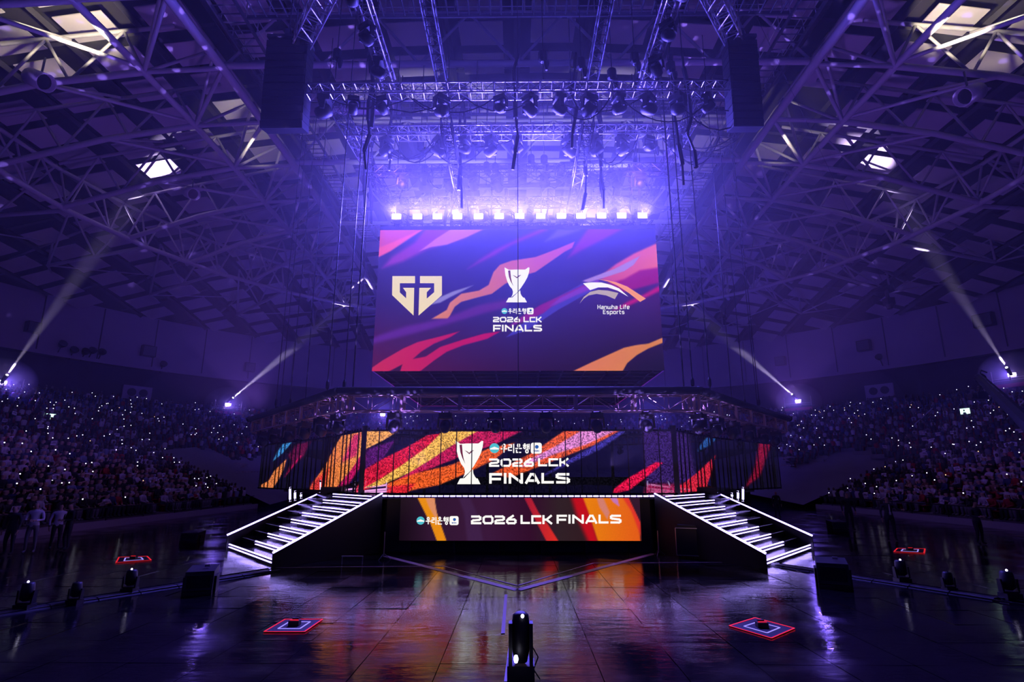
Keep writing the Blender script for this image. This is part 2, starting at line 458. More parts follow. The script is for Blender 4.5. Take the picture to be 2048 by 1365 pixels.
# radial trusses from the ring to the wall
for k in range(NS):
    a = 2 * PI * k / NS
    if ring_pt(a, 44).y < 6: continue
    side = 'left' if math.sin(a) < -1e-3 else 'right' if math.sin(a) > 1e-3 else 'far'
    root = empty('radial_truss', ring_pt(a), kind='structure')
    O = root.location
    A, B, Cc = ring_pt(a), ring_pt(a, 45.5, 21.6), ring_pt(a, 54.8, 21.2)
    tA = ring_pt(a, 35, 25.6); tops = [ring_pt(a - .06, 40, roof_z(0, CY + 40) - .6), ring_pt(a, 45.5, roof_z(0, CY + 45.5) - .6), ring_pt(a + .06, 50, roof_z(0, CY + 50) - .6)]
    strut(A - O, B - O, 0.17, root, name='chord')
    strut(tA - O, Cc - O + Vector((0, 0, 1.2)), 0.12, root, name='upper_chord')
    for t in tops: strut(B - O, t - O, 0.10, root, name='web_strut')
    strut(A.lerp(B, .5) - O, tops[0] - O, 0.09, root, name='web_strut'); strut(A.lerp(B, .5) - O, tA - O, 0.09, root, name='web_strut')
    strut(B - O, ring_pt(a + 2 * PI / NS, 45.5, roof_z(0, CY + 45.5) - .6) - O, 0.07, root, name='web_strut')
# two long girders either side, in bays, with arms out to the ring
for sx in (-1, 1):
    sd = 'left' if sx < 0 else 'right'
    root = empty('long_girder', (sx * GX0, CY, GZ), kind='structure', label=f'long triangular steel girder under the {sd} half of the roof'); O = root.location
    ys = [CY + 5.1 * (i - 7.45) for i in range(15)]
    def zz(y): return GZ - 0.0022 * (y - CY) ** 2
    for i, y in enumerate(ys):
        a, b, t = Vector((sx * GX0, y, zz(y))), Vector((sx * GX1, y, zz(y) - .2)), Vector((sx * (GX0 + GX1) / 2, y + 2.5, zz(y) + 3.4))
        strut(a - O, b - O, 0.14, root, name='cross_member')
        if i + 1 < len(ys):
            y2 = ys[i + 1]; a2, b2, t2 = Vector((sx * GX0, y2, zz(y2))), Vector((sx * GX1, y2, zz(y2) - .2)), Vector((sx * (GX0 + GX1) / 2, y2 + 2.5, zz(y2) + 3.4))
            strut(a - O, a2 - O, 0.25, root, name='chord'); strut(b - O, b2 - O, 0.2, root, name='chord')
            strut(a - O, b2 - O, 0.12, root, name='diagonal')
            if i + 2 < len(ys): strut(t - O, t2 - O, 0.16, root, name='upper_chord')
            for e in (a, b, a2, b2): strut(e - O, t - O, 0.1, root, name='web_strut')
    # arms out to the ring
    for i, y in enumerate(ys):
        if not (3 < i < 14): continue
        r2 = RR ** 2 - (y - CY) ** 2 * 1.05
        if r2 < (GX1 + 2) ** 2: continue
        xe = math.sqrt(r2); arm = empty('cross_truss', (sx * GX1, y, zz(y)), kind='structure'); P = arm.location
        a, e = Vector((sx * GX1, y, zz(y) - .2)), Vector((sx * xe, CY + (y - CY) * 1.1, RZ))
        at_, et = Vector((sx * (GX1 - 1), y + .4, zz(y) + 3.2)), Vector((sx * (xe + .8), CY + (y - CY) * 1.1, 25.4))
        m1 = a.lerp(e, .45) + Vector((0, 0, .35))
        strut(a - P, m1 - P, 0.2, arm, name='chord'); strut(m1 - P, e - P, 0.2, arm, name='chord'); strut(at_ - P, et - P, 0.13, arm, name='upper_chord')
        for f1, f2 in ((0, .2), (.33, .2), (.33, .5), (.66, .5), (.66, .8), (1, .8)):
            strut(a.lerp(e, f1) + Vector((0, 0, .3 * (1 - abs(2 * f1 - 1)))) - P, at_.lerp(et, f2) - P, 0.085, arm, name='web_strut')
        if i < 13:   # diagonal braces between arms
            y2 = ys[i + 1]; strut(m1 - P, Vector((sx * GX1, y2, zz(y2))) - P, 0.11, arm, name='diagonal')
            strut(m1 - P, Vector((m1.x, y2, m1.z + 3.2)) - P, 0.09, arm, name='diagonal')
# cross girders between the two long girders
for k, y in enumerate((CY - 17.6, CY - 7.2, CY + 2.8, CY + 13)):
    root = empty('bridge_girder', (0, y, GZ), kind='structure'); O = root.location
    for i in range(6):
        x0, x1 = -GX0 + i * GX0 / 3, -GX0 + (i + 1) * GX0 / 3; xm = (x0 + x1) / 2
        strut(Vector((x0, y, GZ + .2)) - O, Vector((x1, y, GZ + .2)) - O, 0.2, root, name='chord')
        strut(Vector((x0, y, GZ + 3.6)) - O, Vector((x1, y, GZ + 3.6)) - O, 0.13, root, name='upper_chord')
        strut(Vector((x0, y, GZ + .2)) - O, Vector((xm, y, GZ + 3.6)) - O, 0.09, root, name='web_strut')
        strut(Vector((x1, y, GZ + .2)) - O, Vector((xm, y, GZ + 3.6)) - O, 0.09, root, name='web_strut')

# catwalks with rails and rungs
def catwalk(p, q, w, label, step=0.55):
    p, q = Vector(p), Vector(q); root = empty('catwalk', p, label=label, cat='catwalk'); d = q - p; L = d.length; u = d.normalized(); s = u.cross(Vector((0, 0, 1))).normalized() * (w / 2)
    m = MB()
    for sg in (-1, 1): m.box(u * (L / 2) + s * sg, (L, 0.08, 0.22), Matrix.Rotation(math.atan2(u.y, u.x), 3, 'Z'))
    m.build('side_beam', M_dalu, root)
    m = MB(); k = 0
    while k * step < L: c = u * (k * step); m.tube(c - s, c + s, 0.045, 4); k += 1
    m.build('grating_bars', M_dalu, root, kind='stuff')
    for sg in (-1, 1):
        m = MB()
        for h in (0.55, 1.1): m.tube(s * sg + Vector((0, 0, h)), u * L + s * sg + Vector((0, 0, h)), 0.03, 4)
        k = 0
        while k * 1.2 < L: m.tube(u * k * 1.2 + s * sg, u * k * 1.2 + s * sg + Vector((0, 0, 1.1)), 0.03, 4); k += 1
        m.build('handrail', M_alu, root)
catwalk((-14.6, 6, 25.6), (-14.6, 52, 25.6), 1.3, 'ladder-like maintenance catwalk beside the left roof girder')
catwalk((14.6, 6, 25.6), (14.6, 52, 25.6), 1.3, 'ladder-like maintenance catwalk beside the right roof girder')
catwalk((-14, 23.4, 25.8), (14, 23.4, 25.8), 1.3, 'cross catwalk high above the front of the video cube')
catwalk((-14, 31.5, 25.8), (14, 31.5, 25.8), 1.3, 'cross catwalk high above the middle of the video cube')
# central gantry of the roof (the boxed platform at the top of the picture)
root = empty('roof_gantry', (-0.2, 19.0, 25.6), label='boxed steel gantry platform at the top centre under the roof', cat='gantry')
for y in (-2.4, -.8, .8, 2.4): m = MB(); m.box((0, y, 0), (7, 0.35, 0.4)); m.build('platform_beam', M_white_steel, root)
for x in (-3.5, 3.5): m = MB(); m.box((x, 0, 0), (0.3, 5.2, 0.4)); m.build('end_beam', M_white_steel, root)
m = MB()
for i in range(32): m.box((-3.3 + i * .213, -1.6, .05), (0.05, 1.4, 0.15)); m.box((-3.3 + i * .213, 1.6, .05), (0.05, 1.4, 0.15))
m.build('slatted_deck', M_dalu, root, kind='stuff')
# ducts
def duct(p, q, r, label, m=M_white_steel):
    p, q = Vector(p), Vector(q); root = empty('roof_duct', p, label=label, cat='duct'); d = q - p
    mm = MB(); mm.tube((0, 0, 0), d, r, 14); mm.build('pipe', m, root, True)
    mm = MB()
    for k in range(1, int(d.length / 3)): c = d * (k * 3 / d.length); mm.tube(c - d.normalized() * .06, c + d.normalized() * .06, r * 1.08, 14)
    mm.build('pipe_collar', M_dalu, root)
duct(at(598, 219, 27), at(800, 216, 27), 0.33, 'pale round duct crossing above the left of the lighting rig')
duct(at(1120, 334, 34), at(1345, 322, 34), 0.33, 'pale round duct crossing above the right of the strobe row')
duct(at(1275, 172, 25), at(1330, 172, 25), 0.25, 'short pale duct piece right of the rig truss')
# floodlight cans with round open mouths
def flood(px, py, Y, tgt, label, s=1.0):
    p = at(px, py, Y); root = empty('round_floodlight', p, label=label, cat='floodlight', group='round cans hung from the roof arms'); d = (Vector(tgt) - p).normalized(); q = d.to_track_quat('Z', 'Y').to_matrix()
    m = MB(); m.lathe((0, 0, 0), [(0.28 * s, -0.9 * s), (0.42 * s, -0.7 * s), (0.45 * s, 0.5 * s), (0.4 * s, 0.5 * s), (0.36 * s, 0.2 * s)], 16, q); m.build('can', M_white_steel, root, True)
    m = MB(); m.lathe((0, 0, 0), [(0.37 * s, 0.18 * s), (0.37 * s, 0.24 * s)], 16, q); m.build('lens', M_gloss, root)
    m = MB(); m.tube((0, 0, 0.3 * s), (0, 0, 1.3 * s), 0.05 * s, 6); m.build('bracket', M_dalu, root)
flood(80, 161, 25.5, (0, 20, 10), 'round open floodlight can at the upper left edge', 1.1)
flood(383, 387, 37, (0, 20, 8), 'round open floodlight can under the left roof arm')
flood(1938, 190, 26, (0, 20, 10), 'round open floodlight can at the upper right edge', 1.1)

# ---- boxes on the upper wall
def wall_box(px, py, w, h, label):
    p = atr(px, py, 54.3); a = math.atan2(p.x, p.y - CY); root = empty('wall_speaker', p, -a, label=label, cat='speaker')
    m = MB(); m.box((0, 0, 0), (w, 0.7, h)); m.build('cabinet', M_black, root)
    m = MB(); m.box((0, -0.37, 0), (w * .86, 0.05, h * .86)); m.build('grille', M_dalu, root)
    m = MB(); m.box((0, 0.45, h * .2), (0.2, 0.5, 0.2)); m.build('bracket', M_dalu, root)
for a in ((297, 703, 1.5, 1.3, 'square speaker box on the violet wall above the left stand'),
          (499, 735, 1.3, 1.2, 'square speaker box on the violet wall left of the cube'),
          (1728, 692, 1.5, 1.3, 'square speaker box on the violet wall above the right stand'),
          (1561, 723, 1.3, 1.2, 'square speaker box on the violet wall right of the cube'),
          (1968, 641, 1.8, 1.4, 'square speaker box on the violet wall near the right edge'),
          (66, 655, 1.2, 1.1, 'square speaker box on the violet wall near the left edge')): wall_box(*a)
def wall_flood(px, py, label):
    p = atr(px, py, 54); root = empty('wall_lamp', p, -math.atan2(p.x, p.y - CY), label=label, cat='lamp')
    m = MB(); m.lathe((0, 0, 0), [(0.2, -.3), (0.4, .1), (0.42, .3)], 10, Matrix.Rotation(R(60), 3, 'X')); m.build('shade', M_black, root)
    m = MB(); m.tube((0, 0, 0), (0, .6, -.9), 0.06, 5); m.build('bracket', M_black, root)
for px, py, l in ((124, 690, 'black lamp on the ledge, leftmost of five over the left stand'), (147, 702, 'black lamp on the ledge, second of five over the left stand'),
                  (170, 705, 'black lamp on the ledge, third of five over the left stand'), (184, 703, 'black lamp on the ledge, fourth of five over the left stand'), (203, 706, 'black lamp on the ledge, fifth of five over the left stand'),
                  (326, 730, 'black lamp on the ledge right of the left wall speaker'), (1759, 716, 'black lamp on the ledge right of the right wall speaker')):
    wall_flood(px, py, l)
# panel joints on the upper wall (vertical recess strips)
mb = MB()
for k in range(60):
    a = 2 * PI * k / 60; mb.box((54.93 * math.sin(a), CY + 54.93 * math.cos(a), 18.4), (0.09, 0.12, 6.2), Matrix.Rotation(-a, 3, 'Z'))
mb.build('trim_wall_ribs', M_conc, kind='structure', label='thin dark joints between the upper wall panels')

# ------------------------------------------------------------------ STANDS
STAND_R = 52.0
NROW, RP, RH = 19, 0.92, 0.37
ZT = 10.2
# concentric rows (block B) and straight floor rows (block A)
def row_r(k): return STAND_R - RP * k
mbs = MB()
seg = 120
def bowl_ok(x, y):
    return not (abs(x) < 32.5 and y < 56.0)
seats = []     # (x, y, z, facing angle, weight block)
for k in range(NROW):
    r1, r0, z = row_r(k), row_r(k) - RP, ZT - RH * k
    for i in range(seg):
        a0, a1 = 2 * PI * i / seg, 2 * PI * (i + 1) / seg; am = (a0 + a1) / 2
        x, y = r0 * math.sin(am), CY + r0 * math.cos(am)
        far = abs(x) < 27 and y > CY
        if not bowl_ok(x, y) or (far and k > 11): continue
        P = [(r1 * math.sin(a0), CY + r1 * math.cos(a0)), (r1 * math.sin(a1), CY + r1 * math.cos(a1)), (r0 * math.sin(a1), CY + r0 * math.cos(a1)), (r0 * math.sin(a0), CY + r0 * math.cos(a0))]
        mbs.add([(px, py, z) for px, py in P] + [(P[3][0], P[3][1], z - RH - .02), (P[2][0], P[2][1], z - RH - .02)], [(0, 1, 2, 3), (3, 2, 5, 4)])
stand_b = mbs.build('stand_terrace', M_step, kind='structure', label='curved concrete terrace of the upper seating bowl')
SEATED = []
ORD = ['front', 'second', 'third', 'fourth', 'fifth', 'sixth', 'seventh', 'eighth', 'ninth', 'tenth', 'eleventh']
for k in range(NROW):
    r, z = row_r(k) - RP * .55, ZT - RH * k
    nseat = int(2 * PI * r / 0.56)
    for i in range(nseat):
        a = 2 * PI * i / nseat
        if abs((a * 12 / (2 * PI) * 2) % 1 - 0.5) > 0.47: continue     # stair aisles
        x, y = r * math.sin(a), CY + r * math.cos(a)
        if not bowl_ok(x, y) or (abs(x) < 27 and y > CY and k > 11) or y < 12: continue
        SEATED.append((x, y, z, math.atan2(-x, -(y - CY)), k))
NA = 11
for sx in (-1, 1):
    m = MB()
    X0 = 23.2 if sx < 0 else 26.2
    for i in range(NA):
        m.box((sx * (X0 + .85 * (i + .5)), 31.0, (0.45 + .36 * i) / 2), (0.85, 39, 0.45 + .36 * i))
        n_s = int(39 / .56)
        for j in range(n_s):
            if j % 23 in (0, 1): continue
            SEATED.append((sx * (X0 + .85 * (i + .5)), 11.6 + j * .56, 0.45 + .36 * i, math.atan2(-sx * 1.0, 0), 30 + i))
    m.build('floor_bleacher', M_step, kind='structure', label=f'straight stepped bleacher block on the {"left" if sx < 0 else "right"} of the floor')
    # kerb with rail posts in front
    root = empty('front_barrier', (sx * (X0 - .35), 31, 0), label=f'low pale kerb with rail posts before the {"left" if sx < 0 else "right"} stand', cat='barrier')
    m = MB(); m.box((0, 0, .18), (0.16, 39.5, .36)); m.build('kerb', M_kerb, root)
    for j in range(12):
        m = MB(); m.tube((0, -18 + j * 3.2, .36), (0, -18 + j * 3.2, 1.05), .03, 5); m.build('post', M_black, root)
    m = MB(); m.tube((0, -19, 1.05), (0, 19, 1.05), .03, 5); m.build('rail', M_black, root)
# tarpaulins over the far lower seats + white mark on each
for sx in (-1, 1):
    m = MB(); k0 = 14
    pts = []
    for i in range(k0 + 1):
        a = R(32 - 32 * i / k0 + 2) if True else 0
        r1, r0 = row_r(12) + .4, 33.0
        pts.append(((r1 * math.sin(sx * a), CY + r1 * math.cos(a), ZT - RH * 12 + .35), (r0 * math.sin(sx * a), CY + r0 * math.cos(a), 2.6)))
    vs = [p for q in pts for p in q]; m.add(vs, [(2 * i, 2 * i + 1, 2 * i + 3, 2 * i + 2) for i in range(k0)])
    m.build('seat_cover', M_tarp, label=f'dark blue sheet covering the far lower seats, {"left" if sx < 0 else "right"} of the stage', cat='cover')
def floor_side(sx):
    # sheet drawn over the empty slope behind the far end of the bleacher block
    X0 = 23.2 if sx < 0 else 26.2
    m = MB(); n = 8; vs = []
    for i in range(n + 1):
        t = i / n; F_ = Vector((sx * (X0 - 1.5 + 11 * t), 50.7, .3 + 4.6 * t)); B_ = Vector((sx * (15 + 16 * t), 66 - 2.5 * t, 3.0 + 3.3 * t))
        for k in range(5): vs.append(F_.lerp(B_, k / 4) + Vector((0, 0, .25 * math.sin(PI * k / 4) * math.sin(3 * t))))
    m.add(vs, [(i * 5 + k, i * 5 + k + 1, i * 5 + k + 6, i * 5 + k + 5) for i in range(n) for k in range(4)])
    m.build('seat_cover', M_tarp, label=f'dark blue sheet with a pale swoosh mark beside the {"left" if sx < 0 else "right"} bleacher', cat='cover')
floor_side(-1); floor_side(1)
# pale swoosh marks painted on the sheets
def swoosh(px0, py0, sx, label):
    root = empty('sheet_mark', at(px0, py0, 51), label=label, cat='banner'); O = root.location
    m = MB()
    def P(a, b): return at(px0 + sx * a, py0 + b, 51.0) - O
    m.prism([P(-22, -10), P(-5, -12), P(10, -9), P(2, -5), P(12, -3), P(-6, -2), P(4, -7), P(-10, -9)], (0, .04, 0)); 
    for k in range(9): m.prism([P(-14 + k * 6, 5), P(-10 + k * 6, 5), P(-11 + k * 6, 7.5), P(-15 + k * 6, 7.5)], (0, .04, 0))
    m.build('mark', M_kerb, root)
swoosh(486, 938, 1, 'pale swoosh emblem on the blue sheet left of the stage')
swoosh(1574, 925, -1, 'pale swoosh emblem on the blue sheet right of the stage')

# vomitory boxes with lit exit signs, double-disc boards
def exit_sign(px, py, rad, label, w=0.75, h=0.5):
    p = atr(px, py, rad); root = empty('exit_sign', p, -math.atan2(p.x, p.y - CY), label=label, cat='sign')
    m = MB(); m.box((0, 0, 0), (w, .1, h)); m.build('lit_face', M_exit, root)
    m = MB(); m.box((0, .08, 0), (w + .1, .08, h + .1)); m.build('housing', M_black, root)
for px, py, rad, l in ((102, 834, 44, 'small lit sign on the portal wall in the left stand'), (1930, 823, 44, 'small lit sign on the portal wall in the right stand'), (1574, 886, 44, 'small lit sign low in the right stand beside the stage')):
    exit_sign(px, py, rad, l)
def portal(px, py, rad, label):
    p = atr(px, py, rad); root = empty('stand_portal', p, -math.atan2(p.x, p.y - CY), label=label, cat='portal')
    m = MB(); m.box((0, 1.6, -.7), (7.5, .3, 1.5)); m.build('back_wall', M_kerb, root)
    for s in (-1, 1):
        m = MB(); m.prism([(s * 3.7, 1.6, .1), (s * 3.7, -2.2, -2.0), (s * 3.7, -2.2, -3), (s * 3.7, 1.6, -3)], (s * .2, 0, 0)); m.build('side_wall', M_kerb, root)
        m = MB(); m.tube((s * 3.8, 1.6, 1.0), (s * 3.8, -2.2, -1.1), .05, 5); m.tube((s * 3.8, 1.6, .5), (s * 3.8, -2.2, -1.6), .04, 5); m.build('handrail', M_alu, root)
portal(90, 838, 43.6, 'pale entrance portal with handrails in the left stand')
portal(1935, 828, 43.6, 'pale entrance portal with handrails in the right stand')
portal(1574, 893, 43.6, 'pale entrance portal in the right stand beside the stage')
def disc_board(px, py, label):
    p = atr(px, py, 52.6); root = empty('scoreboard', p, -math.atan2(p.x, p.y - CY), label=label, cat='board')
    m = MB(); m.box((0, 0, 0), (3.0, .25, 1.5)); m.build('panel', M_wall, root)
    for s in (-.6, .6):
        m = MB(); m.lathe((s, -.15, 0), [(.45, -.05), (.45, .05)], 16, Matrix.Rotation(PI / 2, 3, 'X')); m.build('disc', M_black, root)
    for s in (-1.45, 1.45):
        m = MB(); m.box((s, 0, -1.6), (.14, .14, 2.0)); m.build('leg', M_wall, root)
disc_board(274, 786, 'pale board with two dark discs above the left stand')
disc_board(1759, 782, 'pale board with two dark discs above the right stand')

# ------------------------------------------------------------------ PEOPLE
def skin_mesh(name, verts, edges, radii, subdiv=0):
    me = bpy.data.meshes.new(name); me.from_pydata(verts, edges, []); o = bpy.data.objects.new(name, me); COL.objects.link(o)
    o.modifiers.new('skin', 'SKIN')
    sv = me.skin_vertices[0].data
    for i, r in enumerate(radii): sv[i].radius = (r, r) if not isinstance(r, tuple) else r
    sv[0].use_root = True
    if subdiv: md = o.modifiers.new('sub', 'SUBSURF'); md.levels = subdiv; md.render_levels = subdiv
    dg = bpy.context.evaluated_depsgraph_get(); dg.update()
    r = bpy.data.meshes.new_from_object(o.evaluated_get(dg)); r.name = name
    bpy.data.objects.remove(o, do_unlink=True); bpy.data.meshes.remove(me); return r

def person_mesh(pose, subdiv=0, fingers=False, trouser=M_trouser, seed=0):
    rr = random.Random(seed); V = []; E = []; Rd = []
    def v(p, r, par=None):
        V.append(p); Rd.append(r); i = len(V) - 1
        if par is not None: E.append((par, i))
        return i
    if pose.startswith('sit'):
        lean = {'sit_a': 0.03, 'sit_b': 0.14, 'sit_c': -0.04}.get(pose, 0)
        pel = v((0, 0, .53), (.16, .13)); w = v((0, lean * .4, .72), (.13, .11), pel); ch = v((0, lean, .93), (.17, .11), w)
        nk = v((0, lean + .02, 1.10), .055, ch); hd = v((0, lean + .05, 1.20), (.085, .095), nk); tp = v((0, lean + .04, 1.30), (.07, .08), hd)
        for s in (-1, 1):
            hp = v((s * .1, .06, .53), .10, pel); kn = v((s * .13, .46, .55), .075, hp); ft = v((s * .13, .44, .1), .05, kn); v((s * .14, .60, .05), .045, ft)
            sh = v((s * .20, lean, 1.0), .065, ch)
            if pose == 'sit_c' and s == 1: el = v((s * .27, .22, .98), .045, sh); v((s * .16, .38, 1.18), .035, el)
            elif pose == 'sit_b': el = v((s * .26, lean + .14, .78), .045, sh); v((s * .06, .42, .86), .035, el)
            else: el = v((s * .26, lean + .06, .75), .045, sh); v((s * .09, .34, .66), .035, el)
        H = 1.36; hipz = .62
    else:
        pel = v((0, 0, .95), (.16, .12)); w = v((0, 0, 1.12), (.14, .10), pel); ch = v((0, .01, 1.34), (.17, .12), w)
        nk = v((0, .02, 1.50), .055, ch); fw = .06 if pose == 'stand_look' else .02
        hd = v((0, .03 + fw, 1.61), (.08, .095), nk); tp = v((0, .02 + fw, 1.72), (.07, .085), hd)
        for s in (-1, 1):
            hp = v((s * .1, 0, .90), .105, pel); kn = v((s * .12, .02 + (s > 0) * .04, .5), .065, hp); an = v((s * .13, -.02, .1), .045, kn); v((s * .15, .13, .045), .045, an)
            sh = v((s * .20, 0, 1.41), .065, ch)
            if pose == 'stand_look': el = v((s * .27, .03, 1.13), .048, sh); wr = v((s * .12, .26, 1.12), .03, el); hdir = Vector((-s * .5, .8, .1))
            elif pose == 'stand_point' and s == -1: el = v((s * .32, .16, 1.22), .048, sh); wr = v((s * .42, .40, 1.24), .03, el); hdir = Vector((-.2, 1, .05))
            else: el = v((s * .27, -.02, 1.13), .048, sh); wr = v((s * .28, .08, .88), .03, el); hdir = Vector((0, .25, -1))
            hdir.normalize(); W = Vector(V[wr]); side = hdir.cross(Vector((s, 0, 0.01))).normalized()
            pl = v(tuple(W + hdir * .07), (.035, .02), wr)
            if fingers:
                for k, (o_, l_) in enumerate(((-.03, .065), (-.01, .08), (.01, .075), (.03, .055))):
                    b = Vector(V[pl]); a = v(tuple(b + hdir * .04 + side * o_), .010, pl); v(tuple(b + hdir * (.04 + l_) + side * o_ * 1.2 + Vector((-s * .02, 0, 0))), .009, a)
                t = v(tuple(W + hdir * .05 - side * .05), .011, pl); v(tuple(W + hdir * .09 - side * .065), .009, t)
        H = 1.78; hipz = .96
    me = skin_mesh('person', V, E, Rd, subdiv)
    for m in (M_cloth, M_skin, M_hair, trouser): me.materials.append(m)
    for p in me.polygons:
        c = p.center
        if pose.startswith('sit'):
            neck = 1.09; hair = c.z > 1.14 and (c.y < .02 or c.z > 1.27); hand = (c.z > .6 and c.y > .34 and c.z < 1.3); leg = c.z < .64 and (c.y > .05 or c.z < .5)
        else:
            neck = 1.49; hair = c.z > 1.55 and (c.y < .0 or c.z > 1.69); hand = False; leg = c.z < .93
            if pose == 'stand_look': hand = c.y > .24 and 1.0 < c.z < 1.25
            elif pose == 'stand_point': hand = (c.y > .36 and c.z > 1.1) or (c.x > .2 and c.z < .88 and c.z > .6)
            else: hand = abs(c.x) > .22 and .6 < c.z < .88
        p.material_index = 2 if hair else 1 if (c.z > neck or (hand)) else 3 if leg else 0
        p.use_smooth = True
    return me
seat_meshes = [person_mesh(p, 0, False, t) for p, t in (('sit_a', M_trouser), ('sit_b', M_trouser), ('sit_c', M_denim), ('sit_a', M_denim))]

PALETTE = [('white', (0.50, 0.46, 0.50)), ('black', (0.025, 0.025, 0.03)), ('grey', (0.22, 0.21, 0.24)), ('red', (0.35, 0.02, 0.03)),
           ('navy', (0.04, 0.05, 0.13)), ('pale blue', (0.20, 0.25, 0.36)), ('brown', (0.20, 0.11, 0.07))]
PW = [.22, .40, .14, .06, .10, .04, .04]
# which seats are taken, nearest in view first
arr = np.array([(s[0], s[1], s[2] + 1.0) for s in SEATED]); pxs, pys = project(arr)
inview = (pxs > -40) & (pxs < 2090) & (arr[:, 1] > 5)
dist = np.hypot(arr[:, 0], arr[:, 1])
hidden = (np.abs(pxs - 1034) < 500) & (arr[:, 1] > 34) & (pys > 868)
order = np.argsort(np.where(inview & ~hidden, dist, 1e6))
person_i = 0; far_people = []; phones = []; taken = []
for idx in order:
    if not inview[idx] or hidden[idx]: continue
    if random.random() > (0.93 if SEATED[idx][4] >= 30 else 0.8): continue
    x, y, z, ang, k = SEATED[idx]
    ci = random.choices(range(7), PW)[0]; side = 'left' if x < 0 else 'right'
    jx, jy = random.uniform(-.06, .06), random.uniform(-.06, .06)
    wrow = (ORD[min(k - 30, 10)] + ' row' if k >= 30 else 'upper rows') + f' of the {side} stand, ' + ('near end' if y < 33 else 'middle' if y < 41 else 'stage end')
    taken.append((x, y, z, ang, side, wrow))
    if person_i < 300:
        mi_ = random.randrange(4); me = seat_meshes[mi_]; o = obj_of('person', me)
        o.location = (x + jx, y + jy, z); o.rotation_euler = (0, 0, -ang + random.uniform(-.25, .25)); sc = random.uniform(.93, 1.06); o.scale = (sc, sc, sc)
        nm, c = PALETTE[ci]; o.color = (*c, 1)
        row = ORD[min(k - 30, 10)] + ' row' if k >= 30 else 'upper rows'
        along = 'near end' if y < 33 else 'middle' if y < 41 else 'stage end'
        tag(o, f'spectator in {nm}, {("sitting upright", "leaning forward", "raising one arm", "upright in grey trousers")[mi_]}, {row} of the {side} stand, {along}', 'person', f'spectators in {nm} tops in the {side} stand'); person_i += 1
    else: far_people.append((x + jx, y + jy, z, ang + random.uniform(-.3, .3), ci))
# rest of the crowd: one merged mesh, low-poly torso + shoulders + head + knees
def lowp():
    m = MB()
    m.lathe((0, 0, 0), [(.17, .45), (.16, .62), (.21, .92), (.16, 1.04), (.06, 1.07)], 5)
    m.lathe((0, .05, 1.19), [(.04, -.12), (.095, -.03), (.09, .07), (.04, .13)], 5)
    m.box((0, .28, .52), (.38, .45, .14)); m.box((0, .46, .28), (.34, .12, .5))
    V = np.array(m.v); F = []
    for f in m.f:
        for i in range(1, len(f) - 1): F.append((f[0], f[i], f[i + 1]))
    F = np.array(F); part = np.zeros(len(V), int); part[25:45] = 1; part[45:] = 2
    return V, F, part
LV, LF, LP = lowp()
N = len(far_people)
if N:
    fp = np.array(far_people); a = -fp[:, 3]; c, s = np.cos(a), np.sin(a)
    X = LV[None, :, 0] * c[:, None] - LV[None, :, 1] * s[:, None] + fp[:, 0:1]
    Y = LV[None, :, 0] * s[:, None] + LV[None, :, 1] * c[:, None] + fp[:, 1:2]
    Z = LV[None, :, 2] * rng.uniform(.92, 1.08, (N, 1)) + fp[:, 2:3]
    VV = np.stack([X, Y, Z], -1).reshape(-1, 3); FF = (LF[None] + (np.arange(N) * len(LV))[:, None, None]).reshape(-1, 3)
    pal = np.array([p[1] for p in PALETTE]); cc = np.ones((N, len(LV), 4), np.float32)
    cc[:, :, :3] = pal[fp[:, 4].astype(int)][:, None, :]
    cc[:, LP == 1, :3] = (0.10, 0.07, 0.06); cc[:, LP == 2, :3] = (0.03, 0.03, 0.04)
    me = numpy_mesh('crowd', VV, FF, M_crowd, cc.reshape(-1, 4))
    obj_of('crowd', me, label='mass of seated spectators filling the upper stands', cat='crowd', kind='stuff')
# seats: empties in view as things, the rest of the chair rows as stuff
def seat_mb():
    m = MB(); m.box((0, .05, .42), (.44, .42, .06)); m.box((0, -.17, .66), (.44, .05, .45)); m.box((0, -.02, .2), (.08, .3, .4)); return m
sm = seat_mb(); seat_red = sm.mesh('arena_seat', M_redseat); 
takenset = {(round(t[0], 3), round(t[1], 3)) for t in taken}
free = [i for i in order if inview[i] and not hidden[i] and (round(SEATED[i][0], 3), round(SEATED[i][1], 3)) not in takenset]
V0 = np.array(sm.v); F0 = np.array(sm.f); SV = []
for n_, i in enumerate(free):
    x, y, z, ang, k = SEATED[i]
    if n_ < 60:
        o = obj_of('arena_seat', seat_red); o.location = (x, y, z); o.rotation_euler = (0, 0, -ang)
        sd = 'left' if x < 0 else 'right'
        tag(o, f'empty red folding seat among spectators in the {sd} stand', 'seat', f'empty red seats in the {sd} stand')
for nm, cond, mt in (('blue_seat_rows', lambda k: k < 5, M_blueseat), ('red_seat_rows', lambda k: k >= 5, M_redseat)):
    L_ = [SEATED[i] for i in order if inview[i] and not hidden[i] and cond(SEATED[i][4]) and not (n_ < 0)]
    L_ = [t for j, t in enumerate(L_) if (round(t[0], 3), round(t[1], 3)) in takenset or cond(0)]
    if not L_: continue
    A = np.array([t[:4] for t in L_]); a = -A[:, 3]; c, s = np.cos(a), np.sin(a)
    X = V0[None, :, 0] * c[:, None] - V0[None, :, 1] * s[:, None] + A[:, 0:1]; Y = V0[None, :, 0] * s[:, None] + V0[None, :, 1] * c[:, None] + A[:, 1:2]
    Z = np.repeat(V0[None, :, 2], len(A), 0) + A[:, 2:3]
    me = numpy_mesh(nm, np.stack([X, Y, Z], -1).reshape(-1, 3), (F0[None] + (np.arange(len(A)) * len(V0))[:, None, None]).reshape(-1, 4), mt)
    obj_of(nm, me, label=('rows of blue seats at the top of the stands' if 'blue' in nm else 'rows of red seats under the spectators'), cat='seat rows', kind='stuff')
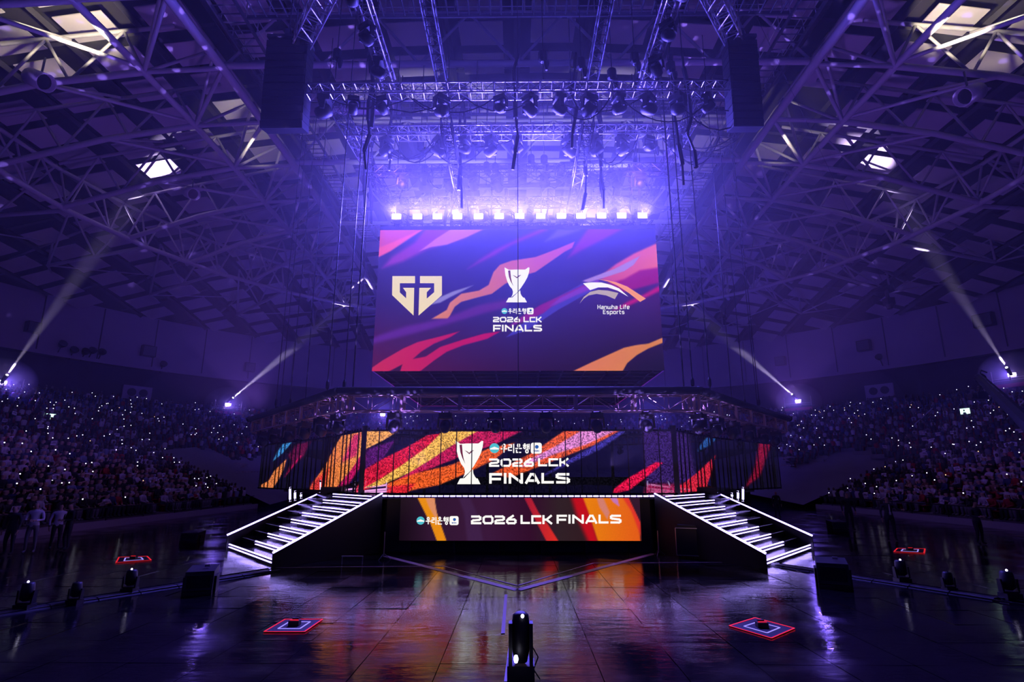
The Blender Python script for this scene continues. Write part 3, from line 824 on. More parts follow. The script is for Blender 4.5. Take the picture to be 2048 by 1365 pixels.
# phones held up as torches, and white cheering cards
pm_ = MB(); pm_.box((0, 0, 0), (.075, .012, .15)); pm_.box((0, .008, .045), (.055, .01, .055), mi=1)
ph_mesh = pm_.mesh('phone', [M_gloss, M_phone]); ph_warm = pm_.mesh('phone', [M_gloss, M_phone_warm])
cm = MB(); cm.box((0, 0, 0), (.42, .015, .28)); cm.box((0, .01, 0), (.34, .004, .03), mi=1); cm.box((0, .01, .07), (.2, .004, .03), mi=1); card_mesh = cm.mesh('cheer_card', [M_card, M_trouser])
farphones = []; np_ = 0; nc = 0
for j, (x, y, z, ang, side, wrow) in enumerate(taken):
    ca, sa = math.cos(-ang), math.sin(-ang); near = j < 900
    if random.random() < (0.12 if near else 0.13):
        fx, fy = random.uniform(-.15, .15), random.uniform(.34, .42); wz = z + random.uniform(.85, 1.35)
        p = (x + fx * ca - fy * sa, y + fx * sa + fy * ca, wz)
        if np_ < 300:
            o = obj_of('phone', ph_warm if random.random() < .05 else ph_mesh); o.location = p
            o.rotation_euler = (random.uniform(-.3, .3), 0, -math.atan2(-p[0], -p[1]) + random.uniform(-.4, .4)); sc = 1.5; o.scale = (1, 1, 1)
            tag(o, f'phone with its small light shining, {wrow}', 'phone', f'lit phones in the {side} stand'); np_ += 1
        else: farphones.append(p)
    elif near and random.random() < 0.10 and nc < 90:
        fy = .4; p = (x - fy * sa, y + fy * ca, z + random.uniform(.75, 1.0))
        o = obj_of('cheer_card', card_mesh); o.location = p; o.rotation_euler = (random.uniform(-.5, .2), random.uniform(-.2, .2), -ang + random.uniform(-.4, .4))
        tag(o, f'white cheering card held up by a spectator, {wrow}', 'card', f'white cards in the {side} stand'); nc += 1
m = MB()
for p in farphones: m.box(p, (.065, .065, .065))
if farphones: m.build('phone_lights', M_phone, label='tiny phone lights scattered through the far crowd', cat='lights', kind='stuff')

# standing figures
def stand(px, py_feet, pose, color, yaw, trouser, label, seed=0, sc=1.0):
    me = person_mesh(pose, 1, True, trouser, seed); o = obj_of('person', me); p = atz(px, py_feet, 0.0)
    o.location = (p.x, p.y, 0.0); o.rotation_euler = (0, 0, yaw); o.scale = (sc, sc, sc); o.color = (*color, 1); tag(o, label, 'person'); return o
stand(57, 1108, 'stand_look', (0.72, 0.68, 0.78), R(200), M_denim, 'person in a white top and grey trousers standing at the left edge', sc=1.05)
stand(14, 1112, 'stand', (0.03, 0.03, 0.035), R(180), M_trouser, 'person in black standing at the far left edge of the floor')
stand(107, 1100, 'stand', (0.60, 0.56, 0.68), R(230), M_trouser, 'person in a pale top standing behind the left floor edge', sc=.98)
stand(130, 1102, 'stand_look', (0.02, 0.02, 0.025), R(150), M_trouser, 'person in black beside the pale-topped person on the left')
stand(1702, 1062, 'stand', (0.02, 0.02, 0.025), R(170), M_trouser, 'person in black seen from behind right of the stairs', sc=1.1)
stand(1785, 1082, 'stand_point', (0.03, 0.03, 0.04), R(160), M_trouser, 'person in black with a white lanyard holding a stick on the right', sc=1.08)
stand(1556, 1036, 'stand', (0.02, 0.02, 0.025), R(180), M_trouser, 'person in black standing behind the top of the right stairs')
stand(1962, 1090, 'stand_look', (0.05, 0.05, 0.06), R(190), M_trouser, 'person in dark clothes standing by the right barrier')
p = atz(1785, 1082, 0)
m = MB(); m.box((0, 0, .12), (.05, .01, .36)); m.box((0, -.005, -.1), (.09, .012, .12)); o = m.build('lanyard', M_card, label='white lanyard and pass on the person right of the stairs', cat='lanyard'); o.location = (p.x - .03, p.y - .16, 1.25)

# ------------------------------------------------------------------ PICTURE PAINTING (colours of the LED screens)
def sdf(X, Y, poly):
    poly = np.asarray(poly, float); n = len(poly); d = np.full(X.shape, 1e9); inside = np.zeros(X.shape, bool)
    for i in range(n):
        ax, ay = poly[i]; bx, by = poly[(i + 1) % n]; ex, ey = bx - ax, by - ay; wx, wy = X - ax, Y - ay
        t = np.clip((wx * ex + wy * ey) / (ex * ex + ey * ey + 1e-9), 0, 1); d = np.minimum(d, (wx - ex * t) ** 2 + (wy - ey * t) ** 2)
        c = ((ay <= Y) & (by > Y)) | ((by <= Y) & (ay > Y)); xi = ax + (Y - ay) * ex / (ey if abs(ey) > 1e-9 else 1e-9); inside ^= c & (X < xi)
    d = np.sqrt(d); return np.where(inside, -d, d)
def paint(X, Y, layers, base):
    C = base.copy(); A = np.zeros(X.shape)
    for poly, col, soft in layers:
        s = sdf(X, Y, poly); al = np.clip(0.5 - s / (2 * soft), 0, 1); al = al * al * (3 - 2 * al)
        if isinstance(col[0], tuple):    # two colours, left to right across the polygon
            xs = [p[0] for p in poly]; t = np.clip((X - min(xs)) / (max(xs) - min(xs)), 0, 1)[:, None]; c = (1 - t) * np.array(col[0]) + t * np.array(col[1])
        else: c = np.array(col, float)[None]
        C = C * (1 - al[:, None]) + c * al[:, None]; A = np.maximum(A, al)
    return C, A
def tr(poly, s, ox, oy): return [(ox + s * x, oy + s * y) for x, y in poly]
def grid_screen(name, P00, P10, P01, P11, nu, nv, painter, mat_, parent, boost=1.0, **k):
    """flat LED face between four corners (u: left-right, v: bottom-top)"""
    P00, P10, P01, P11 = [np.array(p, float) for p in (P00, P10, P01, P11)]
    U, V = np.meshgrid(np.linspace(0, 1, nu + 1), np.linspace(0, 1, nv + 1)); U = U.ravel()[:, None]; V = V.ravel()[:, None]
    P = (1 - U) * (1 - V) * P00 + U * (1 - V) * P10 + (1 - U) * V * P01 + U * V * P11
    X, Y = project(P); C, A = painter(X, Y); c4 = np.ones((len(P), 4)); c4[:, :3] = linA(np.clip(C, 0, 255)) * boost; c4[:, 3] = A
    i = np.arange(nu * nv); a = (i // nu) * (nu + 1) + i % nu; F = np.stack([a, a + 1, a + nu + 2, a + nu + 1], 1)
    if parent is not None: P = P - np.array(parent.location)
    return obj_of(name, numpy_mesh(name, P, F, mat_, c4), parent, **k)

# strokes and decals -------------------------------------------------
def stroke(pts, w, closed=False):
    """list of quads covering a thick polyline (2D)"""
    out = []; n = len(pts); rng_ = range(n if closed else n - 1)
    for i in rng_:
        a, b = Vector(pts[i]), Vector(pts[(i + 1) % n]); d = (b - a)
        if d.length < 1e-6: continue
        d.normalize(); nn = Vector((-d.y, d.x)) * w / 2
        e0 = d * w * .42 if (closed or i > 0) else Vector((0, 0)); e1 = d * w * .42 if (closed or i < n - 2) else Vector((0, 0))
        out.append([tuple(a - e0 + nn), tuple(b + e1 + nn), tuple(b + e1 - nn), tuple(a - e0 - nn)])
    return out
def circ(cx, cy, r, n=16): return [(cx + r * math.cos(2 * PI * i / n), cy + r * math.sin(2 * PI * i / n)) for i in range(n)]
WIDE = {
 '2': (1.32, [[(.02, .87), (1.0, .87), (1.17, .77), (1.17, .6), (1.02, .5), (.28, .44), (.13, .34), (.13, .13), (1.3, .13)]]),
 '0': (1.36, [[(.3, .87), (1.06, .87), (1.23, .7), (1.23, .3), (1.06, .13), (.3, .13), (.13, .3), (.13, .7), (.3, .87)]]),
 '6': (1.30, [[(.95, 1.0), (.3, .62), (.13, .42), (.13, .26), (.28, .13), (1.02, .13), (1.17, .24), (1.17, .42), (1.02, .54), (.3, .54)]]),
 'L': (1.16, [[(.13, 1), (.13, .13), (1.14, .13)]]),
 'C': (1.20, [[(1.2, .87), (.13, .87), (.13, .13), (1.2, .13)]]),
 'K': (1.28, [[(.13, 0), (.13, 1)], [(.13, .5), (.5, .5), (1.12, .98)], [(.5, .5), (1.16, .02)]]),
 'F': (1.18, [[(.13, 0), (.13, .87), (1.18, .87)], [(.13, .43), (1.08, .43)]]),
 'I': (.30, [[(.14, 0), (.14, 1)]]),
 'N': (1.34, [[(.13, 0), (.13, 1)], [(.1, .92), (1.22, .08)], [(1.2, 0), (1.2, 1)]]),
 'A': (1.34, [[(.08, 0), (.55, .87), (.82, .87), (1.28, 0)], [(.35, .28), (1.0, .28)]]),
 'S': (1.30, [[(1.24, .87), (.24, .87), (.12, .78), (.12, .63), (.25, .56), (1.04, .46), (1.18, .36), (1.18, .22), (1.03, .13), (.05, .13)]]),
 ' ': (.45, []), 'O': (1.36, [[(.3, .87), (1.06, .87), (1.23, .7), (1.23, .3), (1.06, .13), (.3, .13), (.13, .3), (.13, .7), (.3, .87)]]),
 'W': (1.4, [[(.1, 1), (.4, .05), (.7, .9), (1.0, .05), (1.3, 1)]])}
TECH = {
 'H': (.72, [[(.07, 0), (.07, 1)], [(.62, 0), (.62, 1)], [(.07, .5), (.62, .5)]]), 'L': (.6, [[(.07, 1), (.07, .07), (.55, .07)]]),
 'E': (.62, [[(.57, .93), (.07, .93), (.07, .07), (.57, .07)], [(.07, .5), (.5, .5)]]),
 'a': (.62, [[(.08, .65), (.5, .65), (.54, .6), (.54, .0)], [(.54, .38), (.12, .38), (.07, .3), (.07, .1), (.12, .06), (.54, .06)]]),
 'n': (.62, [[(.07, 0), (.07, .7)], [(.07, .65), (.48, .65), (.54, .58), (.54, 0)]]), 'h': (.62, [[(.07, 0), (.07, 1)], [(.07, .65), (.48, .65), (.54, .58), (.54, 0)]]),
 'w': (.9, [[(.07, .7), (.07, .12), (.14, .06), (.74, .06), (.81, .12), (.81, .7)], [(.44, .06), (.44, .6)]]), 'i': (.2, [[(.07, 0), (.07, .7)], [(.07, .85), (.07, 1)]]),
 'f': (.42, [[(.4, .95), (.18, .95), (.12, .88), (.12, 0)], [(.0, .65), (.38, .65)]]), 'e': (.62, [[(.54, .06), (.12, .06), (.07, .12), (.07, .58), (.12, .65), (.48, .65), (.54, .58), (.54, .36), (.07, .36)]]),
 's': (.6, [[(.52, .65), (.1, .65), (.07, .55), (.1, .38), (.48, .35), (.52, .25), (.48, .06), (.07, .06)]]), 'p': (.62, [[(.07, -.3), (.07, .65), (.48, .65), (.54, .58), (.54, .12), (.48, .06), (.07, .06)]]),
 'o': (.62, [[(.12, .06), (.48, .06), (.54, .12), (.54, .58), (.48, .65), (.12, .65), (.07, .58), (.07, .12), (.12, .06)]]), 'r': (.42, [[(.07, 0), (.07, .65), (.4, .65)]]),
 't': (.42, [[(.12, 1), (.12, .12), (.18, .06), (.4, .06)], [(.0, .65), (.38, .65)]]), ' ': (.35, [])}
HANGUL = [  # four syllables
 (.98, [circ(.48, .78, .17, 12) + [(.65, .78)], [(.02, .46), (.95, .46)], [(.48, .46), (.48, .05)]]),
 (.98, [[(.08, .88), (.5, .88), (.5, .62), (.1, .62), (.1, .3), (.58, .3)], [(.82, 1), (.82, .0)]]),
 (.98, [circ(.48, .82, .15, 12) + [(.63, .82)], [(.02, .5), (.95, .5)], [(.18, .36), (.18, .08), (.85, .08)]]),
 (1.0, [[(.2, .98), (.42, .98)], [(.05, .84), (.56, .84)], circ(.3, .62, .13, 10) + [(.43, .62)], [(.68, .98), (.68, .42)], [(.92, 1), (.92, .4)], [(.68, .7), (.92, .7)], circ(.62, .2, .17, 12) + [(.79, .2)]])]
def text_polys(txt, font, x0, y0, x1, y1, w=.24, gap=.14):
    gl = [font[c] for c in txt] if isinstance(font, dict) else font
    tot = sum(g[0] for g in gl) + gap * (len(gl) - 1); sx = (x1 - x0) / tot; sy = (y1 - y0); out = []; x = 0
    for adv, strokes in gl:
        for st in strokes:
            pts = [(x0 + (x + px) * sx, y1 - py * sy) for px, py in st]; out += stroke(pts, w * sy, closed=False)
        x += adv + gap
    return out
def decal(name, polys, Y, m, parent, lift=0.03, thick=0.012, **k):
    """LED lettering standing a hair proud of a front-facing face at depth Y"""
    b = MB(); O = Vector(parent.location)
    for p in polys:
        pts = [at(x, y, Y - lift) - O for x, y in p]; b.prism(pts, (0, thick, 0)) if len(p) > 4 else b.add(pts, [(0, 1, 2, 3)])
    return b.build(name, m, parent, **k)
TROPHY = [(137, 155), (150, 160), (205, 195), (300, 190), (420, 190), (455, 190), (505, 152), (522, 160), (515, 230), (490, 320), (450, 400), (390, 500), (330, 580), (240, 660), (262, 610), (268, 570), (255, 520), (215, 470), (180, 390), (150, 280)]
TROPHY_BASE = [(378, 540), (385, 600), (405, 640), (425, 665), (445, 668), (482, 745), (160, 745), (200, 668), (260, 662), (320, 600)]
TROPHY_SLIT = [(192, 208), (226, 204), (236, 330), (250, 400), (272, 468), (232, 390), (205, 310)]
TROPHY_BIRD = [(262, 282), (300, 298), (328, 318), (352, 292), (395, 280), (350, 318), (328, 336), (300, 312)]
def trophy(parent, Y, x0, y0, x1, y1):
    def T(p): return [(x0 + (x - 137) / (522 - 137) * (x1 - x0), y0 + (y - 152) / (745 - 152) * (y1 - y0)) for x, y in p]
    decal('trophy_emblem', [T(TROPHY), T(TROPHY_BASE)], Y, M_white_ink, parent)
    decal('trophy_detail', [T(TROPHY_SLIT), T(TROPHY_BIRD)], Y, M_dark_ink, parent, lift=0.05, label='dark slit and bird mark on the trophy emblem')
def bank_line(parent, Y, x0, y0, x1, y1):
    h = y1 - y0; cx, cy = x0 + h * .45, (y0 + y1) / 2
    decal('round_emblem', [circ(cx, cy, h * .45, 20)], Y, M_teal_ink, parent, label='teal disc emblem with a pale band')
    decal('emblem_band', [[(cx - h * .4, cy + .02 * h), (cx, cy - .14 * h), (cx + h * .4, cy + .02 * h), (cx + h * .4, cy + .12 * h), (cx - h * .4, cy + .12 * h)]], Y, M_white_ink, parent, lift=0.05)
    decal('korean_lettering', text_polys('', HANGUL, x0 + h * 1.0, y0 + h * .1, x1 - h * 1.1, y1 - h * .05, .13, .05), Y, M_white_ink, parent)
    a, b, c, d, r = x1 - h, y0, x1, y1, h * .2
    rp = []
    for qx, qy, s in ((c - r, b + r, -90), (c - r, d - r, 0), (a + r, d - r, 90), (a + r, b + r, 180)):
        rp += [(qx + r * math.cos(R(s + t)), qy + r * math.sin(R(s + t))) for t in (0, 30, 60, 90)]
    decal('app_badge', [rp], Y, M_white_ink, parent)
    decal('badge_dot', [circ(a + h * .55, b + h * .38, h * .17, 14)] + text_polys('WON', WIDE, a + h * .25, b + h * .68, a + h * .75, b + h * .82, .3), Y, M_blue_ink, parent, lift=0.05, label='blue dot and small lettering on the white badge')

# ------------------------------------------------------------------ VIDEO CUBE
cube = empty('video_cube', (0, CY, CUBE_Z0), label='huge hanging video cube showing a trophy and two team emblems', cat='screen')
s5 = lambda p: tr(p, .3224, 700, 430)
cube_layers = [
 (s5([(470, 80), (840, 80), (700, 150), (480, 215), (330, 290), (200, 330), (260, 260), (400, 170)]), (140, 48, 165), 6),
 (s5([(100, 80), (470, 80), (360, 150), (250, 225), (100, 300)]), (205, 75, 130), 1.5),
 (s5([(100, 240), (430, 98), (470, 80), (250, 225), (100, 300)]), (240, 90, 125), 3),
 (s5([(640, 80), (850, 80), (720, 140), (600, 185), (500, 200), (430, 226), (530, 150)]), (200, 110, 175), 1.5),
 (s5([(1190, 85), (1225, 95), (1000, 190), (900, 250), (730, 335), (800, 280), (900, 215), (1060, 140)]), (130, 40, 165), 5),
 (s5([(1290, 90), (1440, 90), (1330, 130), (1210, 165)]), (95, 85, 190), 5),
 (s5([(1480, 80), (1710, 80), (1560, 160), (1440, 220), (1350, 270), (1400, 190)]), (130, 35, 160), 5),
 (s5([(1000, 520), (800, 560), (640, 620), (500, 660), (350, 690), (100, 775), (100, 810), (400, 735), (600, 680), (800, 620), (980, 575)]), (92, 38, 145), 6),
 (s5([(960, 600), (1350, 470), (1600, 420), (1300, 400), (1050, 480)]), (50, 40, 145), 14),
 (s5([(1395, 165), (1300, 205), (1210, 240), (1150, 262), (1000, 285), (930, 310), (890, 355), (860, 435), (800, 470), (690, 490), (620, 545), (600, 590), (508, 645), (605, 643), (620, 625), (650, 570), (690, 540), (800, 510), (880, 490), (960, 430), (1050, 385), (1150, 355), (1230, 300), (1330, 230), (1378, 205)]), ((220, 130, 95), (190, 80, 170)), 1.2),
 (s5([(765, 437), (640, 475), (560, 510), (500, 558), (560, 545), (620, 512), (700, 472)]), (140, 130, 195), 2),
 (s5([(1440, 425), (1250, 530), (1150, 620), (1050, 690), (968, 760), (1100, 715), (1200, 650), (1290, 590), (1450, 500), (1580, 430)]), (68, 58, 180), 1.5),
 (s5([(1460, 430), (1300, 505), (1180, 560), (1060, 635), (980, 695), (1100, 655), (1200, 610), (1250, 570), (1380, 500), (1480, 460)]), (135, 25, 140), 2.5),
 (s5([(1540, 400), (1300, 515), (1240, 565), (1270, 560), (1400, 500), (1560, 440)]), (125, 55, 185), 3),
 (s5([(1960, 150), (1760, 240), (1650, 305), (1540, 390), (1700, 460), (1960, 330)]), ((200, 70, 130), (235, 110, 120)), 3),
 (s5([(1960, 320), (1800, 345), (1700, 400), (1560, 440), (1700, 480), (1960, 410)]), (150, 5, 115), 4),
 (s5([(1799, 255), (1640, 335), (1440, 410), (1480, 420), (1560, 395), (1700, 350), (1760, 310)]), (170, 130, 205), 1.5),
 (s5([(1960, 415), (1830, 490), (1720, 540), (1630, 595), (1740, 560), (1960, 455)]), (185, 10, 110), 4),
 (s5([(100, 975), (200, 905), (330, 830), (420, 790), (560, 755), (680, 723), (620, 760), (520, 800), (440, 850), (390, 895), (470, 880), (560, 820), (700, 775), (830, 738), (935, 723), (850, 770), (700, 810), (600, 850), (520, 905), (430, 975)]), ((200, 45, 85), (185, 10, 100)), 1.2),
 (s5([(235, 975), (325, 928), (310, 975)]), (55, 20, 60), 1.2),
 (s5([(1380, 972), (1500, 915), (1600, 870), (1700, 825), (1780, 808), (1850, 800), (1950, 758), (1950, 790), (1850, 830), (1780, 870), (1720, 920), (1690, 972)]), ((225, 120, 85), (215, 130, 55)), 1.2),
]
def cube_paint(X, Y):
    ctrl = np.array([[(52, 40, 140), (50, 50, 170), (48, 42, 165)], [(48, 30, 105), (48, 38, 140), (62, 22, 90)], [(86, 22, 72), (48, 18, 62), (22, 15, 36)]], float)
    u = np.clip((X - 750) / 570, 0, 1) * 2; v = np.clip((Y - 458) / 283, 0, 1) * 2
    i = np.minimum(u.astype(int), 1); j = np.minimum(v.astype(int), 1); fu = (u - i)[:, None]; fv = (v - j)[:, None]
    B = (ctrl[j, i] * (1 - fu) + ctrl[j, i + 1] * fu) * (1 - fv) + (ctrl[j + 1, i] * (1 - fu) + ctrl[j + 1, i + 1] * fu) * fv
    C, _ = paint(X, Y, cube_layers, B)
    ln = np.abs(np.abs(X - 1036) - 0) < 0  # no seams painted
    return C, np.ones(X.shape)
W = CUBE_W
grid_screen('front_screen', (-W, CUBE_Y, CUBE_Z0), (W, CUBE_Y, CUBE_Z0), (-W, CUBE_Y, CUBE_Z1), (W, CUBE_Y, CUBE_Z1), 330, 168, cube_paint, M_screen, cube)
def side_paint(X, Y):
    t = np.linspace(0, 1, len(X)); C = np.stack([70 + 60 * np.sin(9 * t), 30 + 0 * t, 110 + 30 * np.cos(7 * t)], 1); return C, np.ones(len(X))
for s in (-1, 1):
    grid_screen('side_screen', (s * W, CUBE_Y + .02, CUBE_Z0), (s * W, CY + W, CUBE_Z0), (s * W, CUBE_Y + .02, CUBE_Z1), (s * W, CY + W, CUBE_Z1), 12, 6, side_paint, M_screen, cube)
grid_screen('rear_screen', (W, CY + W, CUBE_Z0), (-W, CY + W, CUBE_Z0), (W, CY + W, CUBE_Z1), (-W, CY + W, CUBE_Z1), 12, 6, side_paint, M_screen, cube)
m = MB(); m.box((0, 0, 3.72), (2 * W - .06, 2 * W - .06, 7.38)); m.build('cube_body', M_black, cube)
m = MB()
for i in range(-6, 7): m.box((i * 1.1, 0, .0), (.07, 2 * W - .3, .05)); m.box((0, i * 1.1, -.01), (2 * W - .3, .07, .05))
m.build('underside_frame', M_dalu, cube)
m = MB()
for s in (-1, 1): m.box((s * (W - .1), 0, 7.55), (.25, 2 * W, .2)); m.box((0, s * (W - .1), 7.55), (2 * W, .25, .2))
m.build('top_frame', M_dalu, cube)
GG = [[(263, 380), (403, 380), (403, 424), (309, 424), (309, 482), (348, 518), (348, 480), (328, 453), (398, 453), (394, 625), (261, 498)],
      [(434, 380), (570, 380), (570, 498), (425, 625), (430, 453), (502, 453), (476, 480), (476, 520), (522, 480), (522, 424), (434, 424)]]
decal('team_emblem', [s5(p) for p in GG], CUBE_Y, M_cream_ink, cube, label='cream shield-shaped letter emblem')
trophy(cube, CUBE_Y, 1009, 535, 1059, 605)
bank_line(cube, CUBE_Y, 1003, 616, 1067, 629)
decal('title_lettering', text_polys('2026 LCK', WIDE, 986, 634, 1084, 645) + text_polys('FINALS', WIDE, 986, 650, 1084, 663.5), CUBE_Y, M_white_ink, cube)
def arc2(pts_top, pts_bot): return pts_top + pts_bot[::-1]
decal('wing_emblem', [s5([(1446, 425), (1500, 419), (1560, 420), (1620, 435), (1670, 457), (1725, 507), (1660, 470), (1600, 450), (1540, 450), (1490, 467)])], CUBE_Y, M_white_ink, cube, label='white upper stroke of the winged emblem')
decal('wing_emblem', [s5([(1425, 550), (1450, 510), (1490, 478), (1540, 466), (1600, 470), (1665, 485), (1643, 523), (1590, 500), (1530, 490), (1480, 500), (1450, 520)])], CUBE_Y, M_grey_ink, cube, label='grey lower stroke of the winged emblem')
decal('wing_emblem', [s5([(1535, 398), (1590, 405), (1650, 418), (1720, 445), (1835, 520), (1800, 540), (1730, 485), (1660, 440), (1600, 412)])], CUBE_Y, M_orange_ink, cube, label='orange right stroke of the winged emblem')
decal('team_lettering', text_polys('Hanwha Life', TECH, 1195, 610, 1259, 618.5, .15, .13) + text_polys('Esports', TECH, 1206, 620, 1249, 628.5, .15, .13), CUBE_Y, M_white_ink, cube)
# strobes above the front edge
def strobe_mesh():
    return
root0 = None
for i, sx in enumerate(STROBE_X):
    z_names = 'leftmost' if i == 0 else 'rightmost' if i == 12 else None
    root = empty('strobe_lamp', (sx, CUBE_Y - .3, STROBE_Z), cat='lamp', group='strobe lamps along the top of the video cube')
    tag(root, f'bright violet-white strobe lamp above the cube, number {["one","two","three","four","five","six","seven","eight","nine","ten","eleven","twelve","thirteen"][i]} from the left')
    m = MB(); m.box((0, .05, 0), (.5, .22, .36)); m.build('housing', M_black, root)
    m = MB(); m.box((0, -.08, 0), (.44, .04, .26)); m.build('lit_face', M_strobe, root)
    m = MB(); m.box((-.28, .05, 0), (.03, .1, .3)); m.box((.28, .05, 0), (.03, .1, .3)); m.box((0, .05, -.28), (.59, .1, .03)); m.build('yoke', M_dalu, root)

# ------------------------------------------------------------------ TRUSSES
def box_truss(p, q, size, name, label, m=M_alu, rc=0.028, rl=0.016, bay=0.6, cat='truss', group=None, h=None):
    p, q = Vector(p), Vector(q); root = empty(name, p, label=label, cat=cat, group=group); d = q - p; L = d.length; u = d.normalized()
    up = Vector((0, 0, 1)); s = u.cross(up).normalized(); h = h or size
    cs = [s * size / 2, -s * size / 2, s * size / 2 + up * h, -s * size / 2 + up * h]
    for c in cs: mm = MB(); mm.tube(c, c + d, rc, 6); mm.build('chord', m, root, True)
    mm = MB(); nb = max(1, int(round(L / bay)))
    for (a, b) in ((0, 2), (1, 3), (0, 1), (2, 3)):
        for k in range(nb):
            t0, t1 = d * (k / nb), d * ((k + 1) / nb)
            mm.tube(cs[a] + t0, cs[b] + t0, rl, 4, cap=False)
            if k % 2: mm.tube(cs[a] + t0, cs[b] + t1, rl, 4, cap=False)
            else: mm.tube(cs[b] + t0, cs[a] + t1, rl, 4, cap=False)
    mm.build('lattice', m, root)
    return root
RTZ, RTH = 5.13, 0.6
M_copper = mat('stage_truss_metal', (0.46, 0.33, 0.30), 0.35, 0.8, noise=0.15)
corners = [(-6.5, 21), (6.5, 21), (14.6, 31.5), (14.6, 38.5), (6.5, 47), (-6.5, 47), (-14.6, 38.5), (-14.6, 31.5)]
seg_lab = ['front', 'front right', 'right', 'rear right', 'rear', 'rear left', 'left', 'front left']
for i in range(8):
    a, b = corners[i], corners[(i + 1) % 8]
    rt = box_truss((a[0], a[1], RTZ), (b[0], b[1], RTZ), .6, 'ring_truss', f'{seg_lab[i]} section of the eight-sided lighting truss over the stage', M_copper, .032, .013, .9, group='sections of the stage ring truss')
    d = Vector((b[0] - a[0], b[1] - a[1], 0)); nrm = Vector((d.y, -d.x, 0)).normalized() * .42
    mm = MB(); mm.tube(nrm + Vector((0, 0, RTH + .12)) - d.normalized() * .3, d + nrm + Vector((0, 0, RTH + .12)) + d.normalized() * .3, .15, 8); mm.build('black_drape_roll', M_black, rt, True)
    mm = MB(); mm.box(Vector((0, 0, RTH + .1)) + d / 2, (d.length, .7, .05), Matrix.Rotation(math.atan2(d.y, d.x), 3, 'Z')); mm.build('top_board', M_black, rt)
    # heavier clamped uprights
    s = Vector((-d.y, d.x, 0)).normalized() * .3; nn = max(2, int(d.length / 1.9))
    mm = MB(); mm.box((0, 0, 0), (.09, .09, .62), Matrix.Rotation(math.atan2(d.y, d.x), 3, 'Z')); cpm = mm.mesh('clamp_post', M_copper)
    for k in range(nn + 1):
        for sg in (-1, 1): o = obj_of('clamp_post', cpm, rt); o.location = d * (k / nn) + s * sg + Vector((0, 0, .3))

# moving head fixture, hanging (head below) ---------------------------
def moving_head(hot=False):
    root = empty('moving_head_light', (0, 0, 0))
    m = MB(); m.box((0, 0, -.09), (.42, .34, .16)); m.box((0, 0, -.01), (.3, .05, .06)); m.box((.12, 0, .04), (.05, .06, .1)); m.box((-.12, 0, .04), (.05, .06, .1)); m.build('base', M_black, root)
    m = MB()
    for s in (-1, 1): m.prism([(s * .2, -.08, -.16), (s * .2, .08, -.16), (s * .22, .06, -.5), (s * .22, -.06, -.5)], (s * .05, 0, 0))
    m.box((0, 0, -.18), (.46, .2, .05)); m.build('yoke', M_black, root)
    m = MB(); q = Matrix.Rotation(R(-62), 3, 'X')
    m.lathe((0, 0, -.45), [(.10, -.24), (.17, -.18), (.19, .02), (.18, .16), (.15, .21)], 12, q); h = m.build('head', M_black, root, True)
    m = MB(); m.lathe((0, 0, -.45), [(.14, .205), (.13, .225), (.05, .235)], 12, q); m.build('lens', M_hot if hot else M_glass_lens, h)
    return root
mh = moving_head(); remember(mh)
def place_head(loc, rz, label, group='moving heads hung from the stage ring truss', first=[True], sc=1.0, flip=False):
    if first[0]: o = mh; first[0] = False
    else: o = copy_tree(mh)
    o.location = loc; o.rotation_euler = (PI if flip else 0, 0, rz); o.scale = (sc,) * 3; tag(o, label, 'stage light', group); return o
ordn = ['first', 'second', 'third', 'fourth', 'fifth', 'sixth', 'seventh', 'eighth', 'ninth', 'tenth', 'eleventh', 'twelfth', 'thirteenth', 'fourteenth', 'fifteenth', 'sixteenth']
for i, px in enumerate((790, 892, 992, 1092, 1192, 1291)):
    x = (px - 1036) / 1117 * 21; place_head((x, 21, RTZ - .06), 0, f'{ordn[i]} black moving head from the left under the front ring truss', sc=1.12)
for sx, sd in ((-1, 'left'), (1, 'right')):
    for i, t in enumerate((.05, .2, .36, .54, .73, .9)):
        x, y = sx * (6.5 + t * 8.1), 21 + t * 10.5; place_head((x, y, RTZ - .06), -sx * .9, f'{ordn[i]} black moving head along the {sd} angled ring truss, counted from the front', sc=1.12)
    for i, t in enumerate((.15, .5, .85)):
        place_head((sx * 14.6, 31.5 + t * 7, RTZ - .06), -sx * PI / 2, f'{ordn[i]} black moving head on the {sd} side ring truss, counted from the front')
    for i, t in enumerate((.2, .5, .8)):
        place_head((sx * (14.6 - 8.1 * t), 38.5 + 8.5 * t, RTZ - .06), -sx * 2.2, f'{ordn[i]} black moving head on the rear {sd} ring truss')

